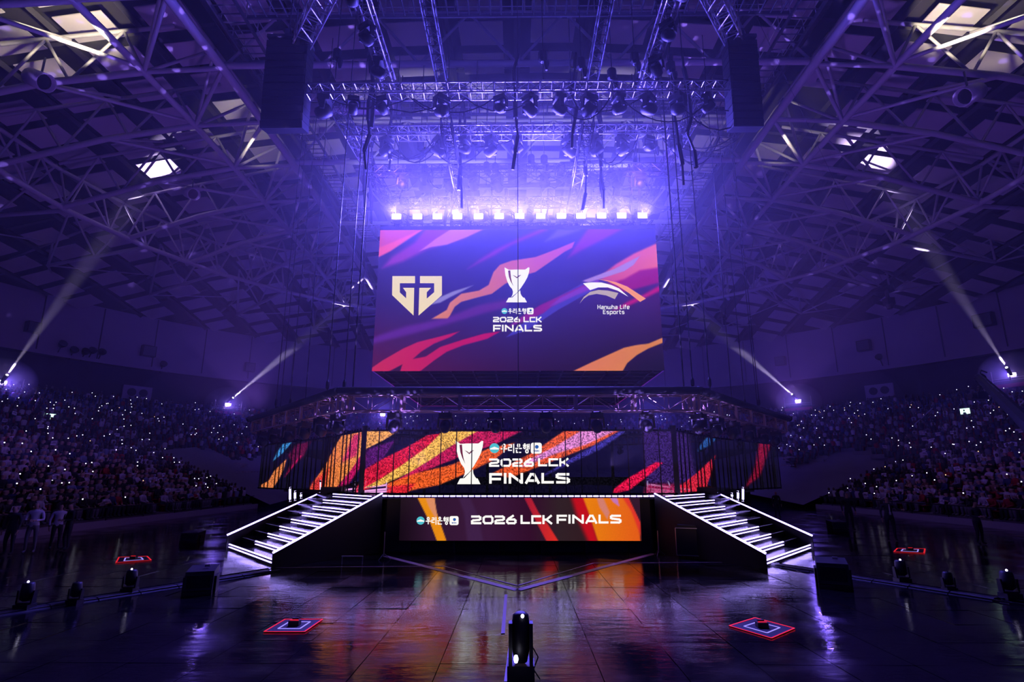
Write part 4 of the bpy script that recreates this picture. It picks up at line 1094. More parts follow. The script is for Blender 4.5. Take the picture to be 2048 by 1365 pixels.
# flown rig above the cube
RG = 18.5
rig = []
for k, (y, hw) in enumerate(((20.7, 8.9), (23.7, 8.2), (26.6, 8.0), (29.6, 7.6), (32.5, 7.6))):
    z = RG - (.0 if k < 2 else .3 * (k - 1))
    box_truss((-hw, y, z), (hw, y, z), .5, 'rig_truss', f'{ordn[k]} cross truss of the flown lighting rig, counted from the front', M_alu if k < 2 else M_dalu, .03, .018, .5, group='cross trusses of the lighting rig')
    for j in range(int(hw * 2 / 1.25)):
        x = -hw + .7 + j * 1.25
        if random.random() < .25: continue
        place_head((x, y, z - .05), random.uniform(-3, 3), f'black moving head at the {ordn[j]} place from the left in the {ordn[k]} rig truss row', f'moving heads in the {ordn[k]} rig truss', sc=random.uniform(1.1, 1.5))
for sx, sd in ((-1, 'left'), (1, 'right')):
    box_truss((sx * 5.55, 9.5, RG + .6), (sx * 5.55, 21, RG + .6), .5, 'rig_truss', f'{sd} truss running towards the viewer from the flown rig', M_alu, .035, .02, .5)
    box_truss((sx * 3.4, 9.5, RG + 1.5), (sx * 3.4, 22, RG + 1.5), .45, 'rig_truss', f'thin {sd} inner truss running towards the viewer from the rig', M_dalu, .03, .016, .5)
    box_truss((sx * 9.7, 20.9, 20.7), (sx * 4.5, 14.0, 20.7), .7, 'array_truss', f'slanting pale box truss carrying the {sd} loudspeaker array', M_alu, .04, .024, .6)
    box_truss((sx * 8.2, 20.7, RG + .2), (sx * 7.6, 36, RG + .2), .5, 'rig_truss', f'{sd} side truss of the flown lighting rig', M_dalu, .03, .018, .5)
    box_truss((sx * 3, 20.7, RG - 1.5), (sx * 3, 33, RG - 1.5), .45, 'rig_truss', f'{sd} inner lengthwise truss of the flown lighting rig', M_dalu, .03, .018, .5)
    for j in range(5): place_head((sx * 5.55, 12 + j * 1.8, RG + .55), random.uniform(-3, 3), f'{ordn[j]} black moving head under the {sd} near rig truss', 'moving heads on the near rig trusses', sc=1.2)
# vertical rig ladders and cable looms hanging between the trusses
for k, (px, y) in enumerate(((865, 27), (905, 29), (985, 28), (1005, 31), (1083, 29), (1160, 28), (1215, 30), (1262, 27), (820, 30), (1120, 31))):
    x = (px - 1036) / 1015 * y
    root = box_truss((x, y, 16.1), (x + .01, y, 18.3), .4, 'hanging_ladder', f'short dark vertical truss piece above the gap by the {ordn[max(0, min(12, int((px - 775) / 41)))]} strobe from the left, {"near" if y < 29 else "rear"}', M_dalu, .03, .018, .4, group='vertical truss pieces above the strobes')
    for c in root.children: pass
cab = MB()
rs = random.Random(3)
for k in range(70):
    x0 = rs.uniform(-8, 8); y0 = rs.choice((20.7, 23.7, 26.6, 29.6, 32.5)); L = rs.uniform(1.2, 4); sag = rs.uniform(.4, 1.6); P = None
    for i in range(9):
        t = i / 8; q = Vector((x0 + L * t, y0 + rs.uniform(-.04, .04), RG - sag * 4 * t * (1 - t) - .1))
        if P is not None: cab.tube(P, q, .03, 4, cap=False)
        P = q
cab.build('cable_swags', M_black, label='tangle of black cables looping under the flown rig', cat='cables', kind='stuff')

loom_rs = random.Random(11)
for k in range(26):
    x, y = loom_rs.uniform(-8.4, 8.4), loom_rs.choice((20.9, 23.9, 26.8, 29.8, 32.7)); h = loom_rs.uniform(1.2, 4.2); P = None
    m = MB()
    for i in range(8):
        q = Vector((loom_rs.uniform(-.14, .14), loom_rs.uniform(-.1, .1), 2.2 - (h + 2.2) * i / 7))
        if P is not None: m.tube(P, q, .05 + .05 * math.sin(i * 1.3 + k) ** 2, 6)
        P = q
    o = m.build('cable_loom', M_black, label=f'thick black cable bundle, {"outer left" if x < -5.5 else "left" if x < -2 else "outer right" if x > 5.5 else "right" if x > 2 else "middle"}, {"long" if h > 3 else "medium" if h > 2 else "short"}, hanging from the {dict(zip((20.9, 23.9, 26.8, 29.8, 32.7), ordn))[y]} rig row', cat='cable', group='hanging cable bundles in the rig'); o.location = (x, y, RG)
for k in range(22):
    x, y = loom_rs.uniform(-8.2, 8.2), loom_rs.choice((20.7, 23.7, 26.6, 29.6)); root = empty('chain_hoist', (x, y, RG + 1.0 + loom_rs.uniform(0, 1.5)), label=f'small black chain hoist, {"outer left" if x < -5.5 else "left" if x < -2 else "outer right" if x > 5.5 else "right" if x > 2 else "middle"}, above the {dict(zip((20.7, 23.7, 26.6, 29.6), ordn))[y]} rig row', cat='hoist', group='chain hoists above the rig')
    m = MB(); m.lathe((0, 0, 0), [(.1, -.3), (.2, -.2), (.2, .2), (.1, .3)], 8); m.build('motor', M_black, root)
    m = MB(); m.tube((0, 0, .3), (0, 0, 5), .02, 4); m.tube((0, 0, -.3), (0, 0, -1.2), .02, 4); m.build('chain', M_black, root)
    m = MB(); m.lathe((.15, 0, -.35), [(.05, -.35), (.13, 0), (.12, .1)], 7); m.build('chain_bag', M_black, root)
# line arrays
def line_array(px0, px1, py0, py1, Y, sd):
    a, b = at(px0, py0, Y), at(px1, py1, Y); w = abs(b.x - a.x); n = 12; hh = (a.z - b.z) / n
    root = empty('line_array', ((a.x + b.x) / 2, Y, a.z), label=f'tall black hanging loudspeaker array on the {sd}', cat='loudspeaker')
    for i in range(n):
        ang = R(-1 - 1.3 * i); off = -.012 * i * i * .55
        q = Matrix.Rotation(-ang, 3, 'X'); m = MB(); c = Vector((0, off * 0 + .02 * i, -hh * (i + .5)))
        m.box(c, (w * .92, .75, hh * .92), q); e = m.build('speaker_cabinet', M_black, root)
        m = MB(); m.box(c + q @ Vector((0, -.39, 0)), (w * .84, .03, hh * .74), q); m.build('grille', M_black, e)
    m = MB(); m.box((0, 0, .15), (w * .9, .9, .14)); m.box((0, 0, .35), (.2, .9, .3)); m.build('flying_frame', M_dalu, root)
    m = MB(); m.tube((0, -.3, .4), (0, -.3, 6), .025, 5); m.tube((0, .3, .4), (0, .3, 6), .025, 5); m.build('hoist_chain', M_dalu, root)
line_array(538, 610, 92, 255, 20.5, 'left')
line_array(1446, 1528, 92, 252, 20.5, 'right')

# ------------------------------------------------------------------ HANGING CABLES AND BRIDLES
def bridle(px, py, Y, label, spread=17, ztop=24.5):
    p = at(px, py, Y); root = empty('bridle_plate', p, label=label, cat='hoist'); w = spread / 1115 * Y
    m = MB(); m.tube((-w, 0, 0), (w, 0, 0), .035, 5)
    m.tube((-w, 0, 0), (0, 0, -.35), .035, 5); m.tube((w, 0, 0), (0, 0, -.35), .035, 5); m.tube((-w * .4, 0, 0), (0, 0, -.35), .02, 4); m.tube((w * .4, 0, 0), (0, 0, -.35), .02, 4); m.build('spreader', M_black, root)
    for s in (-1, 1):
        m = MB(); m.tube((s * w, 0, 0), (s * w, 0, ztop - p.z), .022, 5); m.build('chain', M_black, root)
        m = MB(); m.lathe((s * w, 0, .25), [(.03, -.2), (.07, -.1), (.07, .1), (.03, .2)], 6); m.build('hook_block', M_black, root)
bridle(671, 783, 21.2, 'left hoist bridle over the front left corner of the ring truss')
bridle(1403, 778, 21.2, 'right hoist bridle over the front right corner of the ring truss')
bridle(565, 815, 29, 'left hoist bridle over the side of the ring truss', 14)
bridle(1505, 815, 29, 'right hoist bridle over the side of the ring truss', 14)
def cable(p, q, r, label, grp=None, cat='cable'):
    m = MB(); p, q = Vector(p), Vector(q); m.tube((0, 0, 0), q - p, r, 5); o = m.build('steel_cable', M_black, label=label, cat=cat, group=grp); o.location = p; return o
for s, l in ((-1, 'left'), (1, 'right')):
    cable((s * 6.35, 21.3, RTZ + .75), (s * 6.35, 21.3, 25), .03, f'{l} black cable rising past the edge of the video cube')
    cable((s * (W + 1.0), CUBE_Y + 1, 10), (s * (W + 1.0), CUBE_Y + 1, 25), .018, f'{l} thin cable beside the video cube')
    cable((s * 9.4, 24.6, RTZ + .7), (s * 9.6, 24.6, 25), .02, f'{l} thin cable to the middle of the angled ring truss')
    cable((s * 12.2, 28.6, RTZ + .7), (s * 12.2, 28.6, 25), .02, f'{l} thin cable to the outer end of the angled ring truss')
    for i, yy in ((0, CUBE_Y + .6), (1, CY + W - .6)):
        cable((s * (W - .6), yy, CUBE_Z1 + .3), (s * (W - .6), yy, 25), .03, f'{l} {"front" if i == 0 else "rear"} suspension cable on top of the video cube')
cable((0.02, 21.0, RTZ + .7), (0.02, 21.0, 25), .016, 'black cable hanging down in front of the middle of the video cube')

# ------------------------------------------------------------------ STAGE
DZ = 2.05
stage = empty('stage', (0, CY, 0), label='eight-sided raised black stage with a video wall in its front face', cat='stage')
FX, FY = 5.2, 22.06
octo = [(-FX, FY), (FX, FY), (8.75, 26.2), (13.2, 32.5), (13.2, 36), (8.75, 42), (FX, 46), (-FX, 46), (-8.75, 42), (-13.2, 36), (-13.2, 32.5), (-8.75, 26.2)]
m = MB(); m.prism([(x, y - CY, DZ - .14) for x, y in octo], (0, 0, .14)); m.build('deck', M_gloss, stage)
m = MB(); n = len(octo)
for i in range(n):
    a, b = octo[i], octo[(i + 1) % n]; c = Vector(((a[0] + b[0]) / 2, (a[1] + b[1]) / 2 - CY, (DZ - .14) / 2)); d = Vector((b[0] - a[0], b[1] - a[1], 0))
    c = c * 1 + Vector((-d.y, d.x, 0)).normalized() * (.25); m.box(c, (d.length * .98, .06, DZ - .14), Matrix.Rotation(math.atan2(d.y, d.x), 3, 'Z'))
m.build('skirt', M_black, stage)
# LED dashes along the front edge, one piece each
nd = 44; x0, x1 = -FX, FX
dm = MB(); dm.box((0, 0, 0), ((x1 - x0) / nd - .05, .03, .035)); dmesh = dm.mesh('edge_light', M_edge)
for i in range(nd):
    o = obj_of('edge_light', dmesh, stage); o.location = (x0 + (i + .5) * (x1 - x0) / nd, FY - .02 - CY, DZ - .02)
# front video wall
LY = 21.95
f3 = lambda p: tr(p, .2295, 820, 980)
front_layers = [
 (f3([(60, 60), (212, 60), (225, 180), (325, 470), (243, 470), (180, 300), (110, 160)]), (232, 140, 20), 1),
 (f3([(130, 60), (210, 60), (238, 230), (215, 240), (165, 150)]), (220, 140, 100), 1.2),
 (f3([(420, 60), (520, 60), (600, 250), (640, 460), (500, 460), (470, 200)]), (62, 32, 70), 4),
 (f3([(990, 60), (1050, 60), (1120, 200), (1200, 300), (1300, 460), (1195, 460), (1110, 300), (1050, 180)]), ((160, 25, 55), (225, 45, 35)), 1),
 (f3([(1400, 50), (1530, 50), (1650, 470), (1560, 470), (1460, 250)]), (190, 15, 30), 7),
 (f3([(1500, 50), (1900, 50), (1990, 240), (2010, 470), (1645, 470), (1600, 330), (1550, 180)]), ((232, 130, 15), (225, 90, 25)), 2),
 (f3([(1620, 50), (1675, 50), (1740, 200), (1720, 260), (1650, 150)]), (210, 125, 110), 2),
 (f3([(1730, 50), (1800, 50), (1826, 148), (1770, 108)]), (195, 115, 180), 1),
 (f3([(1840, 50), (1900, 50), (2010, 280), (2010, 400), (1930, 190)]), (220, 50, 40), 3),
 (f3([(1895, 50), (2010, 50), (2010, 290)]), (45, 18, 40), 1)]
def front_paint(X, Y):
    xs = np.array([798, 860, 980, 1060, 1120, 1200, 1280]); cs = np.array([(20, 8, 20), (48, 22, 48), (58, 24, 58), (50, 14, 42), (48, 32, 38), (50, 25, 30), (60, 20, 30)], float)
    B = np.stack([np.interp(X, xs, cs[:, k]) for k in range(3)], 1); C, _ = paint(X, Y, front_layers, B); return C, np.ones(X.shape)
pa, pb = at(798, 1082, LY), at(1279, 997, LY)
fw = empty('front_video_panel', (0, LY, 0), label='low wide video wall under the stage edge reading 2026 LCK FINALS', cat='screen')
grid_screen('led_panel', (pa.x, LY, pa.z), (pb.x, LY, pa.z), (pa.x, LY, pb.z), (pb.x, LY, pb.z), 240, 44, front_paint, M_screen, fw)
m = MB(); m.box(((pa.x + pb.x) / 2, .06, (pa.z + pb.z) / 2), (pb.x - pa.x + .06, .1, pb.z - pa.z + .04)); m.build('panel_frame', M_black, fw)
m = MB()
for i in range(6): m.box((pa.x + .4 + i * (pb.x - pa.x - .8) / 5, .15, pa.z / 2), (.08, .2, pa.z)); 
m.build('support', M_black, fw)
bank_line(fw, LY, 833, 1033, 917, 1051)
decal('title_lettering', text_polys('2026', WIDE, 942, 1031.5, 1033, 1049.5) + text_polys('LCK', WIDE, 1041, 1031, 1106, 1049) + text_polys('FINALS', WIDE, 1113, 1030, 1243, 1048), LY, M_white_ink, fw)

# stairs ---------------------------------------------------------------
def stairs(sx, sd):
    A = Vector((sx * 7.6, 18.56)); B = Vector((sx * 11.15, 22.75)); C = Vector((sx * FX, FY)); D = Vector((sx * 8.72, 26.2))
    root = empty('staircase', (A.x, A.y, 0), label=f'glossy black {sd} staircase with glowing white step edges', cat='stairs'); O = Vector((A.x, A.y, 0))
    NS_ = 9; rise = DZ / NS_
    def P(u, w, z): # u along width 0 near..1 far ; w 0 bottom..1 top
        q = A.lerp(B, u).lerp(C.lerp(D, u), w); return Vector((q.x, q.y, z)) - O
    for i in range(NS_):
        w0, w1 = i / NS_, (i + 1) / NS_; z0, z1 = 0, rise * (i + 1)
        m = MB(); t = [P(0.0, w0, z1), P(1.0, w0, z1), P(1.0, w1 if i < NS_ - 1 else 1, z1), P(0.0, w1, z1)]
        m.prism(t, (0, 0, -rise)); m.build('step', M_floor, root)
        # riser light strip, plus a lower glowing strip for its reflection on the tread
        ln = 1.0 if i == 0 else .66
        for zz, in ((z1 - .035,), (z1 - .135,)):
            m = MB(); a, b = P(.01, w0 - .004, zz), P(ln, w0 - .004, zz); d = (b - a); u_ = Vector((-d.y, d.x, 0)).normalized() * .02
            m.prism([a - u_, b - u_, b + u_, a + u_], (0, 0, .032 if zz > z1 - .1 else .022)); m.build('light_reflection_strip', M_led, root)
        if i and i < 8:
            for zz in (z1 - .03,):
                m = MB(); a, b = P(.67, w0 - .004, zz), P(.98, w0 - .004, zz); d = (b - a); u_ = Vector((-d.y, d.x, 0)).normalized() * .012
                m.prism([a - u_, b - u_, b + u_, a + u_], (0, 0, .012)); m.build('reflected_line_strip', M_alu, root)  # thin metal strip imitating the dim reflected line on the far tread
    # side walls (stringers) and lit rails
    for u in (0, 1):
        o_ = .06 if u == 0 else -.06
        zb = .42 if u == 0 else .52
        pts = [P(u, -.03, 0), P(u, -.03, zb), P(u, 1.0, DZ + .06), P(u, 1.0, 0)]; off = (P(0, 0, 0) - P(1, 0, 0)).normalized() * (.08 if u == 0 else -.08)
        m = MB(); m.prism(pts, off); m.build('side_panel', M_black, root)
        m = MB(); a, b = P(u, -.03, zb + .03), P(u, 1.0, DZ + .07); m.tube(a + off * .5, b + off * .5, .035, 6); m.build('rail_light', M_led, root)
    m = MB(); m.box(P(.8, .97, DZ + .1), (.9, .7, .3)); m.build('end_block', M_black, root)
stairs(-1, 'left'); stairs(1, 'right')

# mesh LED curtain facets ------------------------------------------------
MT, MB0 = 4.53, DZ + .02
mc = [(-15.2, 33.7), (-9.15, 27.2), (-6.2, 22.8), (6.25, 22.8), (9.2, 27.2), (15.2, 33.7)]
sa = lambda p: tr(p, .293, 420, 760)
sb = lambda p: tr(p, .3027, 1020, 760)
mesh_layers = [
 (sa([(560, 425), (495, 440), (455, 500), (428, 558), (500, 500)]), (55, 130, 195), 1),
 (sa([(590, 440), (690, 420), (640, 520), (505, 665), (560, 560), (530, 520)]), (90, 15, 55), 3),
 (sa([(610, 520), (630, 515), (512, 662)]), (190, 20, 85), 1.5),
 (sa([(523, 540), (500, 620), (470, 680), (410, 770), (335, 770), (345, 720), (400, 690), (440, 620)]), (225, 125, 70), 1),
 (sa([(1055, 465), (1065, 540), (950, 710), (870, 735), (960, 600)]), (180, 20, 90), 3),
 (sa([(905, 372), (1058, 350), (1058, 475), (960, 620), (860, 740), (820, 800), (655, 800), (690, 720), (790, 580), (850, 460)]), ((225, 95, 50), (235, 150, 75)), 1.5),
 (sa([(980, 375), (1030, 365), (1000, 520), (900, 560), (940, 470)]), (205, 50, 100), 4),
 (sa([(700, 700), (820, 600), (780, 720), (680, 790)]), (205, 50, 50), 4),
 (sa([(1065, 475), (1270, 410), (1180, 540), (1060, 620)]), (85, 25, 105), 3),
 (sa([(1062, 350), (1285, 350), (1190, 410), (1062, 475)]), (232, 155, 85), 1.2),
 (sa([(1700, 350), (1480, 380), (1380, 440), (1180, 540), (1060, 610), (1030, 680), (980, 780), (1100, 740), (1250, 640), (1400, 540), (1500, 450)]), (205, 28, 60), 1.5),
 (sa([(1820, 350), (2130, 350), (1950, 440), (1700, 530), (1500, 610), (1330, 670), (1180, 740), (1350, 640), (1650, 450)]), (185, 28, 80), 2),
 (sa([(1590, 350), (1830, 350), (1650, 450), (1500, 550), (1350, 640), (1160, 725), (1050, 740), (1160, 680), (1300, 590), (1480, 460)]), (235, 175, 80), 1.2),
 (sa([(2080, 430), (1900, 470), (1650, 580), (1400, 640), (1210, 710), (1210, 800), (1400, 750), (1560, 720), (1750, 640), (1950, 540)]), (232, 90, 38), 2),
 (sa([(1210, 730), (1400, 710), (1330, 800), (1200, 800)]), (215, 35, 50), 3),
 (sb([(370, 330), (740, 330), (560, 430), (330, 520), (0, 650), (-120, 620), (150, 480)]), (225, 85, 45), 2),
 (sb([(480, 330), (715, 330), (500, 430), (300, 490), (80, 580), (110, 535), (300, 440)]), (215, 130, 200), 2),
 (sb([(735, 335), (760, 345), (600, 460), (300, 600), (190, 650), (400, 520)]), (60, 50, 150), 3),
 (sb([(870, 330), (1110, 330), (1180, 360), (1240, 690), (900, 690)]), (52, 30, 95), 8),
 (sb([(900, 690), (1290, 690), (1290, 760), (880, 760)]), (150, 30, 80), 5),
 (sb([(965, 545), (1010, 550), (930, 620), (790, 730), (680, 755), (690, 720), (780, 650)]), (220, 20, 70), 2),
 (sb([(1357, 500), (1335, 600), (1290, 740), (1130, 755), (1120, 705), (1230, 620)]), (205, 35, 60), 1.5),
 (sb([(1385, 365), (1300, 380), (1250, 440), (1238, 475), (1330, 430)]), (35, 75, 140), 2),
 (sb([(1650, 400), (1735, 400), (1650, 640), (1550, 715), (1610, 600)]), (125, 15, 45), 4)]
def mesh_paint(X, Y):
    B = np.tile(np.array([(13, 11, 22)], float), (len(X), 1)); C, A = paint(X, Y, mesh_layers, B)
    # one LED column in a few is dark
    return C, .74 + .22 * A
fl = ['left wing', 'left angled', 'front', 'right angled', 'right wing']
for i in range(5):
    a, b = mc[i], mc[i + 1]; L = math.hypot(b[0] - a[0], b[1] - a[1])
    root = empty('mesh_screen', (a[0], a[1], 0), label=f'{fl[i]} see-through LED mesh screen standing on the stage', cat='screen', group='see-through mesh screens round the stage')
    zt0 = MT; grid_screen('led_mesh', (a[0], a[1], MB0), (b[0], b[1], MB0), (a[0], a[1], zt0), (b[0], b[1], zt0), (320 if i == 2 else 70), 70, mesh_paint, M_mesh_screen, root)
    d = Vector((b[0] - a[0], b[1] - a[1], 0)); nn = int(L / (.62 if i == 2 else .5)); back = Vector((d.y, -d.x, 0)).normalized() * -.06
    rz = Matrix.Rotation(math.atan2(d.y, d.x), 3, 'Z')
    for k in range(nn + 1):
        wd = .11 if k % 4 == 0 else .035
        c = d * (k / nn) - back * (.9 if wd < .05 else -.5); mm = MB(); mm.box(c + Vector((0, 0, (MB0 + zt0) / 2)), (wd, .05, zt0 - MB0 + .06), rz); mm.build('mullion', M_black, root)
    for z in (zt0 + .03, MB0 + .02):
        mm = MB(); mm.box(d / 2 + Vector((0, 0, z)), (L, .1, .07), rz); mm.build('frame_rail', M_black, root)
    mm = MB()
    for k in range(int(L / .35)): mm.box(d * ((k + .5) / int(L / .35)) + Vector((0, 0, zt0 + .1)), (.05, .05, .1), rz)
    mm.build('clamp_row', M_black, root)
    if i == 2:
        trophy(root, 22.8, 911, 882, 966.5, 969)
        bank_line(root, 22.8, 979, 886, 1083.5, 908)
        decal('title_lettering', text_polys('2026', WIDE, 978, 917.5, 1068, 934.5) + text_polys('LCK', WIDE, 1076, 917, 1139, 933.5) + text_polys('FINALS', WIDE, 978, 946.5, 1140, 968), 22.8, M_white_ink, root)
# corner posts
for k, (x, y) in enumerate(mc[1:5]):
    m = MB(); m.box((0, 0, 1.35), (.2, .2, 2.7)); o = m.build('corner_post', M_black, label=f'black upright post at the {["outer left","front left","front right","outer right"][k]} corner of the mesh screens', cat='post'); o.location = (x, y + .05, DZ)

# LED battens and light tubes on the deck behind the mesh
def batten(p, q, r, label, m=M_led, grp='glowing battens on the stage deck'):
    p, q = Vector(p), Vector(q); root = empty('led_batten', p, label=label, cat='light', group=grp); d = q - p
    b = MB(); b.tube((0, 0, 0), d, r, 6); b.build('lit_tube', m, root)
    b = MB(); u = d.normalized(); b.box(u * .05, (.09, .09, .09)); b.box(d - u * .05, (.09, .09, .09)); b.build('end_cap', M_black, root)
M_ledpink = mat('pink_led_tube', (0.8, 0.8, 0.8), 0.4, emit=(1.0, 0.45, 0.95), strength=3.0, sample=False)
for sx, sd in ((-1, 'left'), (1, 'right')):
    for j, (py0, py1) in enumerate(((984, 970), (990, 978), (993, 983))):
        x0_, x1_ = (660, 778) if sx < 0 else (1410, 1298)
        batten(at(x0_, py0, 29), at(x1_, py1, 25.2), .045, f'{["top","middle","bottom"][j]} glowing batten behind the {sd} mesh screen', M_ledpink)
    for j, (px, py0, py1) in enumerate(((641, 961, 984), (580, 975, 1004), (590, 982, 1002), (602, 986, 998))):
        px = px if sx < 0 else 2066 - px
        batten(at(px, py1, 27.5), at(px, py0, 27.5), .05 if j else .03, f'{ordn[j]} upright light tube beyond the {sd} stairs, counted from the stage', M_ledthin, 'upright tubes beyond the stairs')
    for j, (a_, b_) in enumerate((((713, 978), (709, 964)), ((722, 978), (717, 967)), ((726, 978), (734, 958)), ((773, 985), (773, 958)))):
        f = (lambda v: v) if sx < 0 else (lambda v: 2068 - v)
        batten(at(f(a_[0]), a_[1], 26.5), at(f(b_[0]), b_[1], 26.5), .03, f'{ordn[j]} slim leaning light tube behind the {sd} mesh screen', M_ledthin, 'slim tubes behind the mesh screens')

# ------------------------------------------------------------------ THINGS ON THE FLOOR
# chevron tape lines on the floor
def floor_line(pts, wpx, label, m=M_tape):
    b = MB()
    for (a, c) in zip(pts[:-1], pts[1:]):
        P, Q = atz(a[0], a[1], .004), atz(c[0], c[1], .004); d = (Q - P).normalized(); n_ = Vector((-d.y, d.x, 0)) * wpx / 2
        b.prism([P - n_, Q - n_, Q + n_, P + n_], (0, 0, .004))
    return b.build('floor_stripe', m, label=label, cat='tape')
floor_line([(770, 1113), (1035, 1181), (1308, 1108)], .22, 'wide pale chevron tape on the floor before the stage')
floor_line([(548, 1136), (886, 1133), (1035, 1172), (1187, 1127), (1521, 1125)], .06, 'thin pale line bending to a point before the stage')  # narrow pale strip drawn flat on the floor
floor_line([(1012, 1190), (1006, 1268)], .07, 'pale tape stripe leading to the stage point')
# drone pads: red outer and lilac inner outlines
def pad(corners_px, label, lw=.026):
    P = [atz(x, y, .0) for x, y in corners_px]; c = sum(P, Vector()) / 4; root = empty('floor_marker_pad', c, label=label, cat='pad')
    m = MB(); m.prism([p - c + Vector((0, 0, .012)) for p in P], (0, 0, -.01)); m.build('mat', M_black, root)
    for nm, k, mt in (('outer_line', 1.0, M_red_line), ('inner_line', .55, M_lilac_line)):
        m = MB()
        for i in range(4):
            a, b = (P[i] - c) * k, (P[(i + 1) % 4] - c) * k; d = (b - a).normalized(); n_ = Vector((-d.y, d.x, 0)) * lw / 2
            m.prism([a - n_ + Vector((0, 0, .014)), b - n_ + Vector((0, 0, .014)), b + n_ + Vector((0, 0, .014)), a + n_ + Vector((0, 0, .014))], (0, 0, .006))
        m.build(nm, mt, root)
    m = MB(); m.box((0, 0, .06), (.2, .14, .09)); m.box((0, .05, .12), (.12, .05, .03)); m.build('unit', M_black, root)
    m = MB(); m.box((0, -.03, .11), (.16, .02, .02)); m.build('red_lamp', M_red_line, root)
pad([(528, 1266), (609, 1266), (645, 1241), (570, 1241)], 'red-outlined square pad on the floor at lower left')
pad([(1459, 1254), (1543, 1279), (1589, 1259), (1510, 1238)], 'red-outlined square pad on the floor at lower right')
pad([(232, 1127), (302, 1122), (294, 1114), (238, 1116)], 'small distant red-cornered pad on the left floor', .04)
pad([(1788, 1105), (1848, 1108), (1850, 1099), (1795, 1098)], 'small distant red-cornered pad on the right floor', .04)

# floor moving heads (upright)
def floor_head(px, py, label, sc=1.0, lit=True, rz=0.0):
    p = atz(px, py, 0); root = empty('floor_light', p, rz, label=label, cat='stage light'); root.scale = (sc,) * 3
    m = MB(); m.box((0, 0, .09), (.44, .36, .18)); m.box((0, 0, .2), (.34, .28, .05)); m.build('base', M_black, root)
    m = MB()
    for s in (-1, 1): m = MB(); m.prism([(s * .19, -.09, .2), (s * .19, .09, .2), (s * .21, .06, .56), (s * .21, -.06, .56)], (s * .05, 0, 0)); m.build('yoke_arm', M_black, root)
    m = MB(); m.lathe((0, 0, .52), [(.09, -.26), (.17, -.2), (.18, .0), (.16, .22), (.13, .26)], 12); h = m.build('head', M_black, root, True)
    m = MB(); m.lathe((0, -.04, .80), [(.02, -.03), (.03, 0), (.015, .03)], 8); m.build('lens', M_hot if lit else M_glass_lens, h)
floor_head(258, 1188, 'black floor moving head with a lit tip behind the left cable line', .7)
floor_head(48, 1222, 'black floor moving head with a lit tip at the left edge', .72)
floor_head(1806, 1168, 'black floor moving head with a lit tip behind the right cable line', .75)
floor_head(2022, 1200, 'black floor moving head with a lit tip at the right edge', .8)
floor_head(148, 1210, 'dark unlit floor moving head on the left cable line', .6, False)
floor_head(1900, 1185, 'dark unlit floor moving head on the right cable line', .6, False)

# foreground post with two camera/lamp heads (the dark pillar at bottom centre)
pf = atz(1042, 1420, 0)
root = empty('light_pillar', pf, label='tall black pillar fixture with two lit points in the bottom centre foreground', cat='stage light')
yy = pf.y
def hz(py): return at(1042, py, yy).z
m = MB(); m.box((0, .1, hz(1330) / 2), (.34, .34, hz(1330))); m.build('base', M_black, root)
m = MB(); 
for s in (-1, 1): m = MB(); m.box((s * .13, 0, (hz(1330) + hz(1245)) / 2), (.045, .16, hz(1245) - hz(1330))); m.build('yoke_arm', M_black, root)
m = MB(); m.lathe((0, .02, (hz(1325) + hz(1225)) / 2), [(.08, -(hz(1225) - hz(1325)) / 2), (.115, -.12), (.12, .1), (.10, (hz(1225) - hz(1325)) / 2 - .03), (.05, (hz(1225) - hz(1325)) / 2)], 14); h = m.build('head', M_black, root, True)
q = at(1045, 1233, yy - .08) - pf; m = MB(); m.lathe(q, [(.012, -.02), (.022, 0), (.012, .02)], 8); m.build('upper_lamp', M_hot, root)
q = at(1032, 1319, yy - .2) - pf; m = MB(); m.lathe(q, [(.018, -.04), (.03, 0), (.018, .04)], 8); m.build('lower_lamp', M_hot, root)
m = MB(); m.tube((.13, .02, hz(1290)), (.22, .1, hz(1320)), .008, 5); m.tube((.22, .1, hz(1320)), (.16, .1, hz(1345)), .008, 5); m.tube((.16, .1, hz(1345)), (.24, .12, hz(1366)), .008, 5); m.build('power_cable', M_gloss, root)
a = atz(1021, 1290, .004)
pl = MB(); P = [atz(x, y, 0) for x, y in ((1008, 1365), (1018, 1288), (1056, 1288), (1062, 1365))]; pl.prism([p + Vector((0, 0, .008)) for p in P], (0, 0, -.006)); pl.build('floor_plate', M_tape, label='pale floor plate under the foreground pillar', cat='plate')

# wedge shaped fixture boxes at the ends of the cable lines
def wedge(px, py, w, h, rz, label):
    p = atz(px, py, 0); root = empty('effects_projector', p, rz, label=label, cat='projector')
    m = MB(); m.prism([(-w / 2, -.45, .12), (-w / 2, .45, .12), (-w / 2, .5, h), (-w / 2, -.35, h * .92)], (w, 0, 0)); m.build('body', M_black, root)
    m = MB(); m.box((0, -.42, h * .55), (w * .82, .05, h * .5)); m.build('front_panel', M_gloss, root)
    m = MB()
    for s in (-1, 1): m.box((s * (w / 2 + .03), 0, h * .35), (.05, .5, h * .7))
    m.build('yoke', M_black, root)
    m = MB(); m.box((0, 0, .05), (w, .9, .1)); m.build('base', M_black, root)
    m = MB(); m.box((.1, .0, h + .04), (.12, .06, .06)); m.build('carry_handle', M_alu, root)
wedge(400, 1186, .62, .58, R(20), 'black box projector on the floor left of the stage, violet light behind')
wedge(1668, 1174, .72, .66, R(-25), 'black box projector on the floor right of the stage')
wedge(384, 1085, .7, .45, R(10), 'low black box standing behind the left projector near the crowd')
wedge(1675, 1062, .7, .5, R(-10), 'low black box standing at the feet of the dark figure on the right')
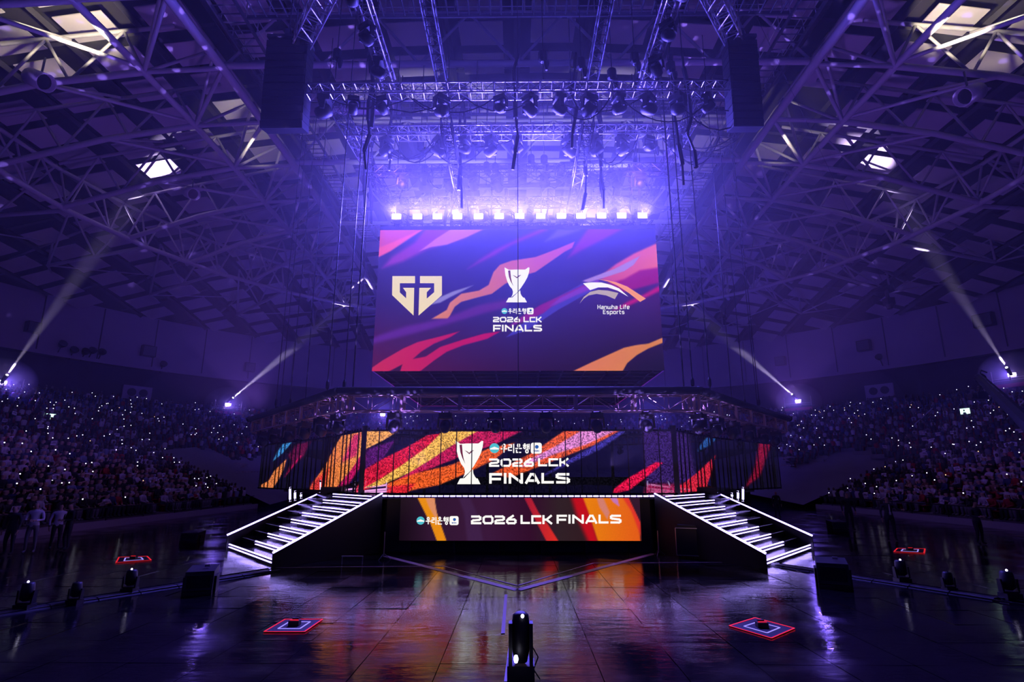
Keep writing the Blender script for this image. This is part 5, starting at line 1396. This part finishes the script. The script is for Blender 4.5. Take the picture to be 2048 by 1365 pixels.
# cable ramps along the floor
def ramp(p, q, label):
    P, Q = atz(*p, 0), atz(*q, 0); d = Q - P; L = d.length; root = empty('cable_ramp', P, math.atan2(d.y, d.x), label=label, cat='cable ramp'); n_ = int(L / .9)
    for i in range(n_):
        m = MB(); x = i * .9; m.prism([(x, -.22, .0), (x, -.1, .06), (x, .1, .06), (x, .22, 0)], (.87, 0, 0)); m.build('ramp_segment', M_black, root)
    for s in (-.14, .14, .3):
        m = MB(); m.tube((0, s, .03), (L, s + random.uniform(-.1, .1), .03), .018, 5); m.build('cable', M_gloss, root)
ramp((-10, 1232), (552, 1142), 'line of black cable ramps running from the left edge to the stairs')
ramp((1524, 1128), (2060, 1212), 'line of black cable ramps running from the stairs to the right edge')

# flight case under the right stairs
p = atz(1385, 1116, 0); root = empty('flight_case', p, R(-18), label='black flight case with metal edges beside the right stairs', cat='case')
m = MB(); m.box((0, 0, .55), (1.0, .6, .9)); m.build('body', M_black, root)
m = MB(); m.prism([(-.5, -.3, 1.0), (.5, -.3, 1.0), (.44, -.3, 1.1), (-.44, -.3, 1.1)], (0, .6, 0)); m.build('lid', M_black, root)
for a_, b_ in (((-.5, -.31, .1), (-.5, -.31, 1)), ((.5, -.31, .1), (.5, -.31, 1)), ((-.5, -.31, 1), (.5, -.31, 1)), ((-.5, -.31, .1), (.5, -.31, .1)), ((.51, -.3, .1), (.51, .3, .1)), ((.51, -.3, 1), (.51, .3, 1)), ((.51, .3, .1), (.51, .3, 1)), ((.51, -.3, .55), (.51, .3, .55))):
    m = MB(); m.tube(a_, b_, .014, 5); m.build('edge_strip', M_alu, root)
for x in (-.4, .4):
    for y in (-.22, .22): m = MB(); m.lathe((x, y, .05), [(.05, -.02), (.05, .02)], 8, Matrix.Rotation(PI / 2, 3, 'X')); m.build('wheel', M_gloss, root)
# microphone-type stands and small barrier near the stage
def stand_pole(px, py, h, label, feet=.25):
    p = atz(px, py, 0); root = empty('tripod_stand', p, label=label, cat='stand')
    m = MB(); m.tube((0, 0, .1), (0, 0, h), .016, 6); m.build('pole', M_alu, root)
    for k in range(3): m = MB(); m.tube((0, 0, .2), (feet * math.cos(k * 2.1), feet * math.sin(k * 2.1), 0), .012, 5); m.build('leg', M_dalu, root)
stand_pole(767, 1120, .9, 'thin upright stand below the left end of the front video wall')
stand_pole(1318, 1112, .85, 'thin upright stand left of the flight case')
p = atz(704, 1130, 0); root = empty('low_rail', p, label='small low rail frame in the dark left of the front video wall', cat='rail')
m = MB(); m.tube((-.35, 0, .25), (.35, 0, .25), .015, 5); m.build('bar', M_alu, root)
for s in (-.33, .33): m = MB(); m.tube((s, 0, 0), (s, 0, .25), .015, 5); m.build('leg', M_alu, root)

# camera crane on the right, cable camera in the air
root = empty('camera_crane', at(1975, 770, 24), label='long black camera crane arm reaching in at the right edge', cat='camera crane'); O = root.location
a_, b_ = at(1960, 757, 24) - O, at(2110, 900, 17) - O
m = MB(); m.tube(a_, b_, .17, 8, .3); m.build('arm', M_black, root)
m = MB(); u_ = (b_ - a_); 
for k in range(14): c = a_ + u_ * (k / 14); m.tube(c + Vector((0, 0, .2)), c + u_ / 14 + Vector((0, 0, .22)), .03, 5)
m.build('tension_rod', M_dalu, root)
m = MB(); m.lathe(a_, [(.12, -.2), (.2, -.1), (.2, .1), (.12, .2)], 10, Matrix.Rotation(PI / 2, 3, 'X')); m.tube(a_ + Vector((0, 0, .1)), a_ + Vector((.1, 0, .35)), .03, 5); m.tube(a_ + Vector((.1, 0, .35)), a_ + Vector((.35, 0, .25)), .03, 5); m.build('arm_head', M_black, root)
hc = at(1957, 793, 24) - O
m = MB(); m.tube(a_ + Vector((.1, 0, 0)), hc + Vector((.1, 0, .2)), .05, 6); m.tube(hc + Vector((.1, 0, .2)), hc + Vector((.6, 0, .1)), .05, 6); m.tube(hc + Vector((.6, 0, .1)), hc + Vector((.45, 0, -.3)), .04, 6); m.build('remote_head', M_black, root)
m = MB(); m.box(hc, (.42, .5, .3)); m.lathe(hc + Vector((-.28, -.1, 0)), [(.11, -.15), (.13, .15)], 10, Matrix.Rotation(-PI / 2, 3, 'Y')); m.build('camera_body', M_black, root)
root = empty('cable_camera', at(1774, 592, 30), label='black cable-suspended camera hanging in the air on the right', cat='camera'); O = root.location
m = MB(); m.prism([(-.85, 0, .35), (-.3, -.2, .55), (.3, -.2, .6), (.5, 0, .4), (.2, .2, .3), (-.4, .2, .25)], (0, 0, -.12)); m.build('frame_plate', M_black, root)
m = MB(); m.tube((0, 0, .4), (.02, 0, -.1), .1, 8); m.build('gimbal', M_black, root)
m = MB(); m.box((.05, 0, -.35), (.42, .45, .4)); m.lathe((.05, 0, -.6), [(.14, -.15), (.18, .1)], 10); m.build('camera_body', M_black, root)
for x_, y_ in ((-6, -6), (6, -6), (6, 6), (-6, 6)):
    m = MB(); m.tube((.1 * x_ / 6, .1 * y_ / 6, .5), (x_ * 2.2, y_ * 2.2, 10), .006, 4); m.build('suspension_line', M_black, root)

# follow-spot towers in the top rows: flood, beam light, railing
def spot_tower(px, py, sx, tgt, sd, beam=True, en=340000, r_=50.0):
    p = atr(px, py, r_); rz = -math.atan2(p.x, p.y - CY); root = empty('spot_platform', p, rz, label=f'{sd} lit follow-spot platform at the top of the stand', cat='platform')
    m = MB(); m.box((0, .3, -.75), (3.2, 1.4, .14)); m.build('platform', M_dalu, root)
    for s in (-1, 1): m = MB(); m.tube((s * 1.55, -.35, -.75), (s * 1.55, -.35, .5), .045, 5); m.build('post', M_alu, root)
    m = MB(); m.tube((-1.55, -.35, -.3), (1.55, -.35, -.3), .04, 5); m.tube((-1.55, -.35, -.5), (1.55, -.35, -.5), .03, 5); m.build('rail', M_alu, root)
    m = MB(); m.box((0, 0, 0), (.75, .3, .4)); m.build('flood_housing', M_black, root)
    m = MB(); m.box((0, -.18, 0), (.62, .05, .28)); m.build('flood_face', M_floodface, root)
    m = MB(); m.box((0, -.4, -1.0), (3.2, .1, .35)); m.build('lit_banner', mat('pink_banner', (0.6, 0.08, 0.2), .6), root)
    q0 = Vector(p) + Vector((0, 0, .1)); inward = (Vector((0, CY, p.z)) - p).normalized()
    add_light('SPOT', tuple(p + inward * .6), (0, CY, p.z - 4), 700, (0.16, 0.08, 1.0), .2, 150, 1.0, 'flood_light')
    if beam:
        bp = at(px + (10 if sx < 0 else -12), py - 13, p.y - 1.0); root2 = empty('follow_spot', bp, label=f'{sd} follow spot throwing a white beam up through the haze', cat='stage light')
        d = (Vector(tgt) - bp).normalized(); q = d.to_track_quat('Z', 'Y').to_matrix()
        m = MB(); m.lathe((0, 0, 0), [(.14, -.9), (.17, -.2), (.2, .1)], 10, q); m.build('barrel', M_black, root2)
        m = MB(); m.lathe(d * .12, [(.11, -.01), (.06, .03)], 10, q); m.build('lens', M_hot, root2)
        m = MB(); m.tube(-d * .3, -d * .3 - Vector((0, 0, .9)), .04, 5); m.build('pole', M_black, root2)
        add_light('SPOT', tuple(bp + d * .3), tgt, en, (0.72, 0.58, 1.0), .06, 7.0, 1.0, 'follow_spot_light')
spot_tower(455, 810, -1, (-18.9, 60, 21.9), 'inner left')
spot_tower(1597, 803, 1, (18.2, 60, 21.9), 'inner right')
spot_tower(3, 765, -1, (-31.9, 42, 24.8), 'outer left', en=460000)
spot_tower(2026, 750, 1, (31.0, 42, 24.8), 'outer right', en=460000)
spot_tower(765, 830, -1, None, 'small distant', beam=False)

# ------------------------------------------------------------------ HAZE
def haze_mat(name, dens):
    hm = bpy.data.materials.new(name); hm.use_nodes = True; nt = hm.node_tree; nt.nodes.clear()
    o_ = nt.nodes.new('ShaderNodeOutputMaterial'); v = nt.nodes.new('ShaderNodeVolumeScatter')
    v.inputs['Color'].default_value = (1, 1, 1, 1); v.inputs['Density'].default_value = dens; v.inputs['Anisotropy'].default_value = 0.2
    nt.links.new(v.outputs[0], o_.inputs['Volume']); return hm
def outward(o):
    b = bmesh.new(); b.from_mesh(o.data); bmesh.ops.recalc_face_normals(b, faces=b.faces); b.to_mesh(o.data); b.free(); return o
m = MB(); n = 32
m.prism([(56.9 * math.cos(2 * PI * i / n), CY + 56.9 * math.sin(2 * PI * i / n), 3.05) for i in range(n)], (0, 0, 30.4))
haze = outward(m.build('haze', haze_mat('thin_haze', 0.0012), label='thin stage haze filling the arena and catching the light', cat='haze', kind='stuff'))
FLOODS = [tuple(atr(px, py, 49.2)) for px, py in ((455, 810), (1597, 803), (3, 765), (2026, 750), (765, 830))]
for c, ax, dens in [((0, 33, 16), (27, 15, 12.5), .0028), ((0, 31, 14), (20, 11, 10.5), .006), ((0, 29, 17), (9.5, 5, 3.6), .008), ((0, 63, 11), (42, 17, 8), .006), ((0, 26.1, 15.85), (7.0, 1.2, 1.0), .016)] + [(f, (2.6, 2.6, 2.2), .05) for f in FLOODS]:  # haze shells added to localise glow; small ones imitate bloom round the floods
    m = MB(); prof = [(math.sin(PI * k / 16), -math.cos(PI * k / 16)) for k in range(1, 16)]; m.lathe((0, 0, 0), prof, 32)
    m.v = [(c[0] + v[0] * ax[0], c[1] + v[1] * ax[1], c[2] + v[2] * ax[2]) for v in m.v]
    outward(m.build('haze_glow_shell', haze_mat('glow_shell_haze', dens), haze))
